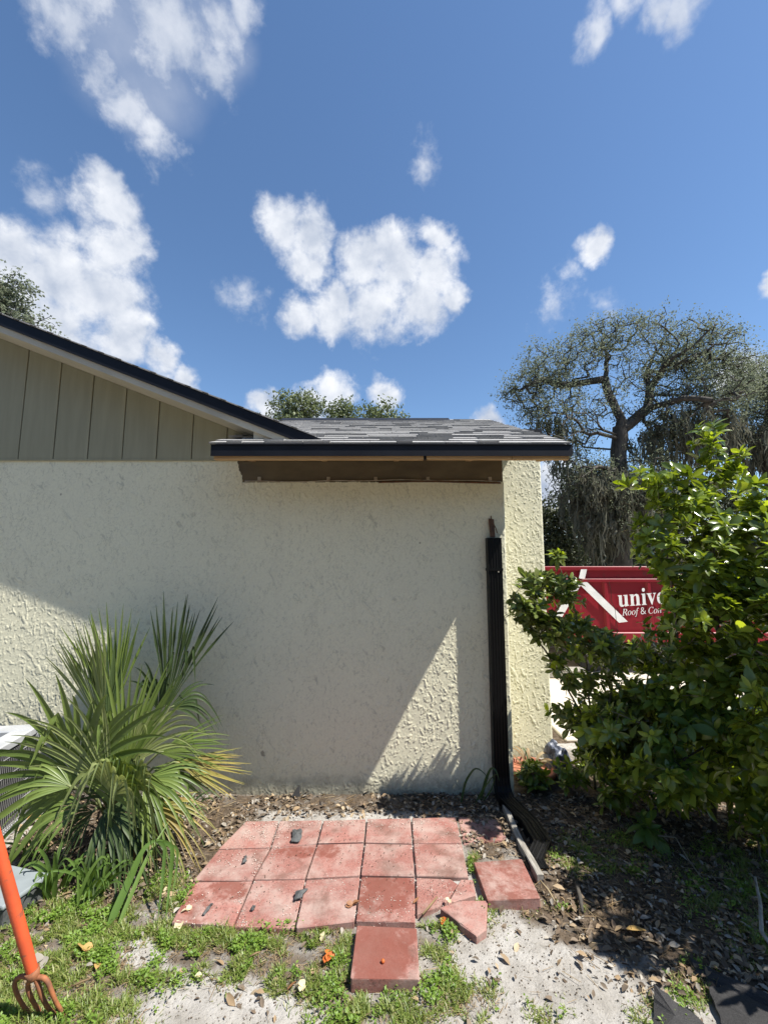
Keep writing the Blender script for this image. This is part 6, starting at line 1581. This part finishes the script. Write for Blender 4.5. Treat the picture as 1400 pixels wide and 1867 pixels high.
# ================================================================ GARDEN FORK
ft = G(100, 1850)
f0 = at(62, 1783, 1.80); f1 = at(0, 1560, 1.74)
ax = (f1 - f0).normalized()
fork = thing('garden_fork', 'orange painted garden fork with four rusty tines stuck in the grass', 'garden fork', (ft.x, ft.y, 0))
mb = MB(); L0 = 1.0
mb.tube([f0 + ax * t for t in (0, .02, .05, .12, .3, .6, .75, L0)], [.014, .0175, .0185, .0195, .0205, .0205, .019, .018], 16)
part('shaft', mb.mesh('shaft'), M['fork_paint'], fork)
mb = MB(); e = f0 + ax * L0
mb.tube([e + Vector((-.06, 0, .0)), e + Vector((.06, 0, .0))], .016, 12); 
part('handle', mb.mesh('handle', .004), M['fork_paint'], fork)
hp = lambda px, py, Y: at(px, py, Y)
tines = [  # shoulder curve then tine, photo pixels with depth
    [(60, 1786, 1.80), (42, 1779, 1.80), (30, 1782, 1.80), (24, 1793, 1.80), (30, 1812, 1.805), (40, 1832, 1.82), (52, 1846, 1.835)],
    [(60, 1784, 1.80), (52, 1790, 1.80), (49, 1796, 1.80), (54, 1815, 1.805), (63, 1832, 1.82), (76, 1849, 1.838)],
    [(66, 1784, 1.80), (67, 1790, 1.80), (70, 1798, 1.80), (76, 1818, 1.805), (87, 1838, 1.82), (106, 1856, 1.84)],
    [(62, 1785, 1.80), (78, 1780, 1.80), (86, 1786, 1.80), (92, 1803, 1.80), (100, 1825, 1.81), (112, 1845, 1.825), (132, 1861, 1.845)]]
mb = MB(); mb.tube([f0 + ax * .03, f0 + ax * .0, f0 - ax * .008], [.0235, .019, .012], 14)
part('socket', mb.mesh('socket'), M['fork_rust'], fork)
for T in tines:
    P = np.array([tuple(at(*p)) for p in T])
    s = np.concatenate([[0], np.cumsum(np.linalg.norm(np.diff(P, axis=0), axis=1))]); s /= s[-1]
    t = np.linspace(0, 1, 20); C = np.stack([np.interp(t, s, P[:, i]) for i in range(3)], 1)
    for _ in range(3): C[1:-1] = .25 * C[:-2] + .5 * C[1:-1] + .25 * C[2:]
    C = np.concatenate([C, [C[-1] + (C[-1] - C[-2]) * 1.5 + np.array([0, 0, -.02])]])
    mb = MB(); mb.tube(C, list(np.linspace(.0088, .0058, len(C) - 1)) + [.002], 10)
    part('tine', mb.mesh('tine'), M['fork_rust'], fork)

# ================================================================ TORN ROOFING FELT
def scrap(name, label, pts, zs, th=.006, m='felt'):
    root = thing(name, label, 'roofing scrap', tuple(G(*pts[0])))
    mb = MB(); P = [G(p[0], p[1], z) for p, z in zip(pts, zs)]
    c = sum(P, Vector()) / len(P) + Vector((0, 0, .012))
    bm = mb.bm; cv = bm.verts.new(c); vs_ = []
    n = len(P)
    for i in range(n):
        a_, b_ = P[i], P[(i + 1) % n]
        for k in range(4):
            q = a_.lerp(b_, k / 4) + Vector((random.uniform(-1, 1), random.uniform(-1, 1), random.uniform(-.4, .4))) * .005
            vs_.append(bm.verts.new(q))
    f = [bm.faces.new([cv, vs_[i], vs_[(i + 1) % len(vs_)]]) for i in range(len(vs_))]
    r = bmesh.ops.extrude_face_region(bm, geom=f)
    for v in [v for v in r['geom'] if isinstance(v, bmesh.types.BMVert)]: v.co.z -= th
    part('sheet', mb.mesh('sheet'), M[m], root)
    return root
scrap('roofing_scrap', 'torn black roofing piece with an upturned pointed corner on the sand', [(1192, 1795), (1240, 1832), (1300, 1880), (1290, 1920), (1180, 1900), (1194, 1840)], [.06, .03, .02, .012, .01, .02])
scrap('roofing_scrap', 'long black roofing strip lying along the litter at the bottom right', [(1256, 1745), (1300, 1768), (1420, 1822), (1520, 1880), (1500, 1900), (1400, 1850), (1300, 1800), (1270, 1775)], [.035, .04, .045, .045, .012, .012, .012, .02], .015)
scrap('roofing_scrap', 'flat dark grey shingle slab tucked under the long black strip', [(1292, 1802), (1330, 1796), (1420, 1850), (1500, 1910), (1420, 1960), (1330, 1920), (1310, 1850)], [.035, .035, .045, .045, .02, .02, .025], .012, 'felt')
# small roofing shards
for lab, pts, z in (('small black shard on the second paver of the back row', [(534, 1514), (549, 1511), (551, 1522), (545, 1534), (531, 1535), (533, 1524)], .034), ('pointed black shard across the joint in the front paver row', [(539, 1624), (562, 1620), (550, 1634), (536, 1642)], .04),
                    ('slim dark sliver on the leftmost front paver', [(386, 1646), (388, 1648), (374, 1668), (370, 1667)], .034), ('small black chip on the left paver of the middle row', [(445, 1562), (450, 1560), (449, 1570), (443, 1573)], .034),
                    ('tiny black chip on the second front paver', [(459, 1654), (465, 1652), (462, 1659), (457, 1659)], .036)):
    o = scrap('roofing_shard', lab, pts, [z + random.uniform(0, .006) for _ in pts], .004, 'slate')
    o['category'] = 'shard'
o = scrap('roofing_shard', 'upright black triangle leaning on the wall base', [(530, 1452), (546, 1453), (544, 1450), (534, 1449)], [.01, .01, .012, .012], .004, 'slate'); o['category'] = 'shard'
mb = MB(); p = [at(531, 1453, 3.33), at(547, 1453, 3.33), at(545, 1432, 3.36)]
mb.prism(p, (0, .006, 0)); part('sheet', mb.mesh('sheet'), M['felt'], o)
# fallen petals and leaves that stand out
lf = leaf_blade(5, .30, .25, .15)
def fallen(name, label, cat, px, py, m, n, size, z=.03, flat=.25, blade=lf, seed=0):
    r_ = np.random.default_rng(int(px * 7 + py))
    c = np.array(tuple(G(px, py, z)))
    root = thing(name, label, cat, tuple(c))
    for i in range(n):
        a_ = r_.uniform(0, 6.28); d = np.array([[math.cos(a_), math.sin(a_), r_.uniform(0, flat)]])
        V, Fq = spread(blade, c[None] - d * size * .15 * (n > 1), d, np.array([[r_.normal(0, .3), r_.normal(0, .3), 1]]), np.array([size * r_.uniform(.75, 1.15)]))
        part('petal' if n > 1 else 'leaf', mesh_np('leaf', V, Fq, True), M[m], root)
wide = leaf_blade(5, .46, .3, .3)
fallen('fallen_flower', 'orange dried flower lying in the grass below the patio', 'flower', 598, 1741, 'orange', 5, .042, .03)
fallen('fallen_flower', 'cream crumpled flower in the grass left of the jutting paver', 'flower', 553, 1799, 'cream', 4, .034, .025, .8, wide)
fallen('fallen_petal', 'cream petal on the grass near the second front paver', 'petal', 590, 1706, 'cream', 2, .026, .03, .6, wide)
fallen('fallen_petal', 'pale yellow petal beside the leftmost front paver', 'petal', 341, 1659, 'cream', 2, .032, .035, .6, wide)
fallen('fallen_petal', 'cream petal at the grass edge below the leftmost paver', 'petal', 330, 1682, 'cream', 2, .036, .025, .6, wide)
fallen('fallen_petal', 'yellow petal on the snapped paver', 'petal', 818, 1642, 'cream', 2, .026, .04, .6, wide)
fallen('fallen_petal', 'pale petal on the sand near the bent palm leaf shadow', 'petal', 357, 1780, 'cream', 2, .028, .02, .6, wide)
fallen('dry_leaf', 'curled brown leaf cluster on the joint beside the browned paver', 'leaf', 643, 1649, 'brown_leaf', 4, .040, .04, .5)
fallen('dry_leaf', 'orange brown curled leaf in the weeds under the snapped paver', 'leaf', 806, 1687, 'orange', 1, .062, .02, .2)
fallen('dry_leaf', 'thin brown leaf on the edge of the snapped paver', 'leaf', 764, 1636, 'brown_leaf', 1, .05, .036, .1, leaf_blade(5, .12, .2, .1))
fallen('dry_leaf', 'dark red strip of leaf on the sand left of the cream flower', 'leaf', 524, 1806, 'brown_leaf', 1, .045, .02, .1, leaf_blade(5, .16, .2, .1))
fallen('dry_leaf', 'large tan leaf flat on the litter in front of the shrub', 'leaf', 1178, 1697, 'ochre_leaf', 1, .085, .025, .05, leaf_blade(5, .24, .2, .1))
fallen('dry_leaf', 'ochre leaf patch in the grass above the fork', 'leaf', 152, 1729, 'ochre_leaf', 3, .055, .03, .1, wide)
fallen('dry_leaf', 'pale curled dead leaf in the grass right of the fork shaft', 'leaf', 78, 1748, 'litter_c', 2, .06, .03, .3, wide)
fallen('dry_leaf', 'brown scrap of leaf near the middle of the grass patch', 'leaf', 175, 1768, 'ochre_leaf', 1, .05, .025, .2, wide)
fallen('fallen_leaf', 'bright yellow leaf on the soil under the palm near the air conditioner', 'leaf', 52, 1494, 'ochre_leaf', 2, .075, .06, .5, leaf_blade(5, .2, .2, .1))
nut = thing('orange_seed', 'small orange seed lying on the jutting front paver', 'seed', tuple(G(698, 1757, .05)))
part('seed', lathe([(.001, 0), (.006, .002), (.0085, .007), (.006, .013), (.001, .015)], 14, 'seed', G(698, 1757, .046)), M['orange'], nut)
for (pa, pb_, w_, lab) in (((455, 1745), (475, 1736), .004, 'pale dry stick lying in the grass below the patio'), ((770, 1668), (797, 1636), .005, 'dry straw lying across the snapped paver'), ((985, 1607), (1012, 1645), .006, 'pale broken stick at the end of the edging strip'),
                           ((1050, 1610), (1062, 1665), .012, 'short brown stake half sunk in the litter'), ((130, 1800), (165, 1785), .004, 'dry straw in the grass right of the fork')):
    a_, b_ = G(*pa, .03), G(*pb_, .03)
    st = thing('dry_stick', lab, 'stick', tuple((a_ + b_) / 2))
    mb = MB(); mid = (a_ + b_) / 2 + Vector((.004, 0, .004)); mb.tube([a_, mid, b_], [w_ * .8, w_, w_ * .6], 6)
    part('stick', mb.mesh('stick'), M['dead_palm' if w_ < .01 else 'bark'], st)

# ================================================================ GROUND COVER (nobody could count it)
def on_patio(px, py):
    """keep cover off the pavers"""
    a_ = (py > 1494) & (py < 1690) & (px > 312 + (1690 - py) * .70) & (px < 832 + (py - 1490) * .24)
    b_ = (px > 640) & (px < 764) & (py > 1680) & (py < 1800)
    c_ = (px > 866) & (px < 985) & (py > 1568) & (py < 1645)
    return a_ | b_ | c_
def sample(n, blobs, r_, minus=None, patio_p=0., x0=-3.2, x1=3.2, y0=1.4, y1=3.42, clump=None):
    x = r_.uniform(x0, x1, n); y = r_.uniform(y0, y1, n)
    z = ground_z(x, y)
    px, py = project(np.stack([x, y, z], 1))
    d = bl(px, py, blobs)
    if minus is not None: d = d * (1 - .93 * bl(px, py, minus))
    if clump: d = d * sstep(clump[1], clump[2], fbm2(x * clump[0], y * clump[0], clump[3], 3))
    d = np.where(on_patio(px, py), d * patio_p, d)
    k = r_.random(n) < d
    return np.stack([x, y, z], 1)[k], d[k]
def grass():
    r_ = np.random.default_rng(51)
    P, d = sample(760000, GRASS, r_, BARE, .0, clump=(9, -.25, .25, 41))
    n = len(P)
    # blades lean in tufts
    fx = noise2(P[:, 0] * 14, P[:, 1] * 14, 61); fy = noise2(P[:, 0] * 14, P[:, 1] * 14, 62)
    L = r_.uniform(.016, .050, n) * (.55 + .6 * d) * (1 + .5 * np.maximum(0, noise2(P[:, 0] * 6, P[:, 1] * 6, 63)))
    a = r_.uniform(0, 6.28, n)
    D = np.stack([np.cos(a) * .7 + fx * 1.3, np.sin(a) * .7 + fy * 1.3, r_.uniform(.35, 1.2, n)], 1); D /= np.linalg.norm(D, axis=1)[:, None]
    S = np.cross(D, np.array([0, 0, 1.])); S /= np.linalg.norm(S, axis=1)[:, None] + 1e-6
    w = r_.uniform(.0011, .0024, n)
    mid = P + D * (L * .55)[:, None]; tip = P + D * L[:, None]; tip[:, 2] -= L * .22
    V = np.stack([P - S * w[:, None], P + S * w[:, None], mid + S * (w * .85)[:, None], mid - S * (w * .85)[:, None], tip + S * .0003, tip - S * .0003], 1).reshape(-1, 3)
    o = (np.arange(n) * 6)[:, None]
    Fq = np.concatenate([o + np.array([[0, 1, 2, 3]]), o + np.array([[3, 2, 4, 5]])], 1).reshape(-1, 4)
    link('grass', mesh_np('grass', V, Fq, True), M['grass'], kind='stuff')
    # dead thatch between the green blades
    P, d = sample(190000, GRASS, r_, BARE, .0, clump=(7, -.3, .3, 47))
    n = len(P); a = r_.uniform(0, 6.28, n)
    D = np.stack([np.cos(a), np.sin(a), r_.uniform(.0, .35, n)], 1)
    V, Fq = spread((np.array([(-.03, 0, 0), (.03, 0, 0), (.022, .6, .06), (-.022, .6, .06)]), np.array([(0, 1, 2, 3)])), P + np.array([0, 0, .004]), D, np.array([0, 0, 1.]) + r_.normal(0, .3, (n, 3)), r_.uniform(.015, .05, n))
    link('dead_grass', mesh_np('dead_grass', V, Fq), M['dead_palm'], kind='stuff')
    # small round leaved weeds in rosettes
    P, d = sample(110000, GRASS, r_, BARE, .0, clump=(6, .0, .35, 45))
    k = 5
    Q = np.repeat(P, k, 0); m = len(Q)
    a = r_.uniform(0, 6.28, m)
    D = np.stack([np.cos(a), np.sin(a), r_.uniform(.1, 1., m)], 1)
    Q = Q + np.array([0, 0, 1.]) * r_.uniform(.003, .03, m)[:, None] + D * .002
    V, Fq = spread(leaf_blade(3, .30, .2, .2), Q, D, np.array([0, 0, 1.]) + r_.normal(0, .3, (m, 3)), r_.uniform(.007, .017, m))
    link('weeds', mesh_np('weeds', V, Fq, True), M['weed'], kind='stuff')
grass()
def litter():
    r_ = np.random.default_rng(53)
    bld = leaf_blade(4, .24, .35, .35)
    for name, n, blobs, m_, sz, zz, pp in (('leaf_litter', 34000, LITTER, 'litter_b', (.012, .055), .02, .02), ('dry_leaves', 13000, LITTER, 'litter_a', (.014, .06), .022, .03), ('pale_leaves', 8500, LITTER, 'litter_c', (.012, .055), .024, .02)):
        P, d = sample(n, blobs, r_, None, pp, y1=3.40, clump=(5, -.5, .2, 71))
        k = len(P)
        a = r_.uniform(0, 6.28, k)
        D = np.stack([np.cos(a), np.sin(a), r_.normal(0, .28, k)], 1)
        P = P + np.array([0, 0, 1.]) * r_.uniform(.001, zz, k)[:, None]
        s = r_.uniform(*sz, k) * r_.uniform(.6, 1, k)
        nar = r_.uniform(.35, 1, k)
        V, Fq = spread(bld, P, D, np.array([0, 0, 1.]) + r_.normal(0, .35, (k, 3)), s)
        link(name, mesh_np(name, V, Fq, True), M[m_], kind='stuff')
    # straws, twigs and crumbs
    P, d = sample(9000, LITTER, r_, None, .05, y1=3.40)
    k = len(P); a = r_.uniform(0, 6.28, k)
    D = np.stack([np.cos(a), np.sin(a), r_.normal(0, .12, k)], 1)
    V, Fq = spread((np.array([(-.018, 0, 0), (.018, 0, 0), (0, 0, .03), (-.012, 1, 0), (.012, 1, 0), (0, 1, .02)]), np.array([(0, 2, 5, 3), (2, 1, 4, 5)])), P + np.array([0, 0, .008]), D, np.array([0, 0, 1.]) + r_.normal(0, .2, (k, 3)), r_.uniform(.02, .09, k))
    link('straw', mesh_np('straw', V, Fq), M['dead_palm'], kind='stuff')
    # crumbs of soil, bark and gravel spread over sand and pavers
    x = r_.uniform(-2.4, 2.4, 15000); y = r_.uniform(1.45, 3.4, 15000); z = ground_z(x, y)
    px, py = project(np.stack([x, y, z], 1)); op = on_patio(px, py)
    z = np.where(op, .030, z + .002)
    kk = ~op | (r_.random(15000) < .30)
    P = np.stack([x, y, z], 1)[kk]; k = len(P)
    oc = np.array([(1, 0, 0), (-1, 0, 0), (0, 1, 0), (0, -1, 0), (0, 0, .7), (0, 0, -.7)], float)
    of = np.array([(0, 2, 4), (2, 1, 4), (1, 3, 4), (3, 0, 4), (2, 0, 5), (1, 2, 5), (3, 1, 5), (0, 3, 5)])
    V, Fq = spread((oc, of), P, r_.normal(0, 1, (k, 3)), r_.normal(0, 1, (k, 3)), r_.uniform(.001, .0042, k))
    link('soil_crumbs', mesh_np('soil_crumbs', V, Fq), M['litter_b'], kind='stuff')
litter()
def sand_on_patio():
    r_ = np.random.default_rng(58)
    n = 60000
    x = r_.uniform(-1.4, 1.1, n); y = r_.uniform(1.7, 3.2, n)
    px, py = project(np.stack([x, y, np.full(n, .028)], 1))
    d = bl(px, py, [(480, 1518, 36, 20, .9), (500, 1535, 10, 40, .9), (470, 1600, 9, 40, .9), (440, 1660, 10, 40, .9), (400, 1560, 40, 30, .4), (340, 1660, 40, 40, .35), (560, 1650, 60, 30, .22), (610, 1640, 40, 40, .28),
                    (700, 1660, 60, 26, .35), (600, 1500, 240, 9, .6), (870, 1520, 50, 40, .5), (660, 1570, 9, 60, .4), (756, 1570, 9, 60, .4), (920, 1610, 50, 30, .15), (800, 1630, 40, 25, .3)])
    d = d * sstep(-.35, .3, fbm2(x * 16, y * 16, 88, 3))
    k = (r_.random(n) < d) & on_patio(px, py)
    P = np.stack([x, y, np.full(n, .0295)], 1)[k]; m = len(P)
    oc = np.array([(1, 0, 0), (-1, 0, 0), (0, 1, 0), (0, -1, 0), (0, 0, .7)], float)
    of = np.array([(0, 2, 4), (2, 1, 4), (1, 3, 4), (3, 0, 4)])
    V, Fq = spread((oc, of), P, r_.normal(0, 1, (m, 3)), np.array([0, 0, 1.]) + r_.normal(0, .4, (m, 3)), r_.uniform(.001, .0032, m))
    link('sand_grains', mesh_np('sand_grains', V, Fq), M['grain'], kind='stuff')
sand_on_patio()
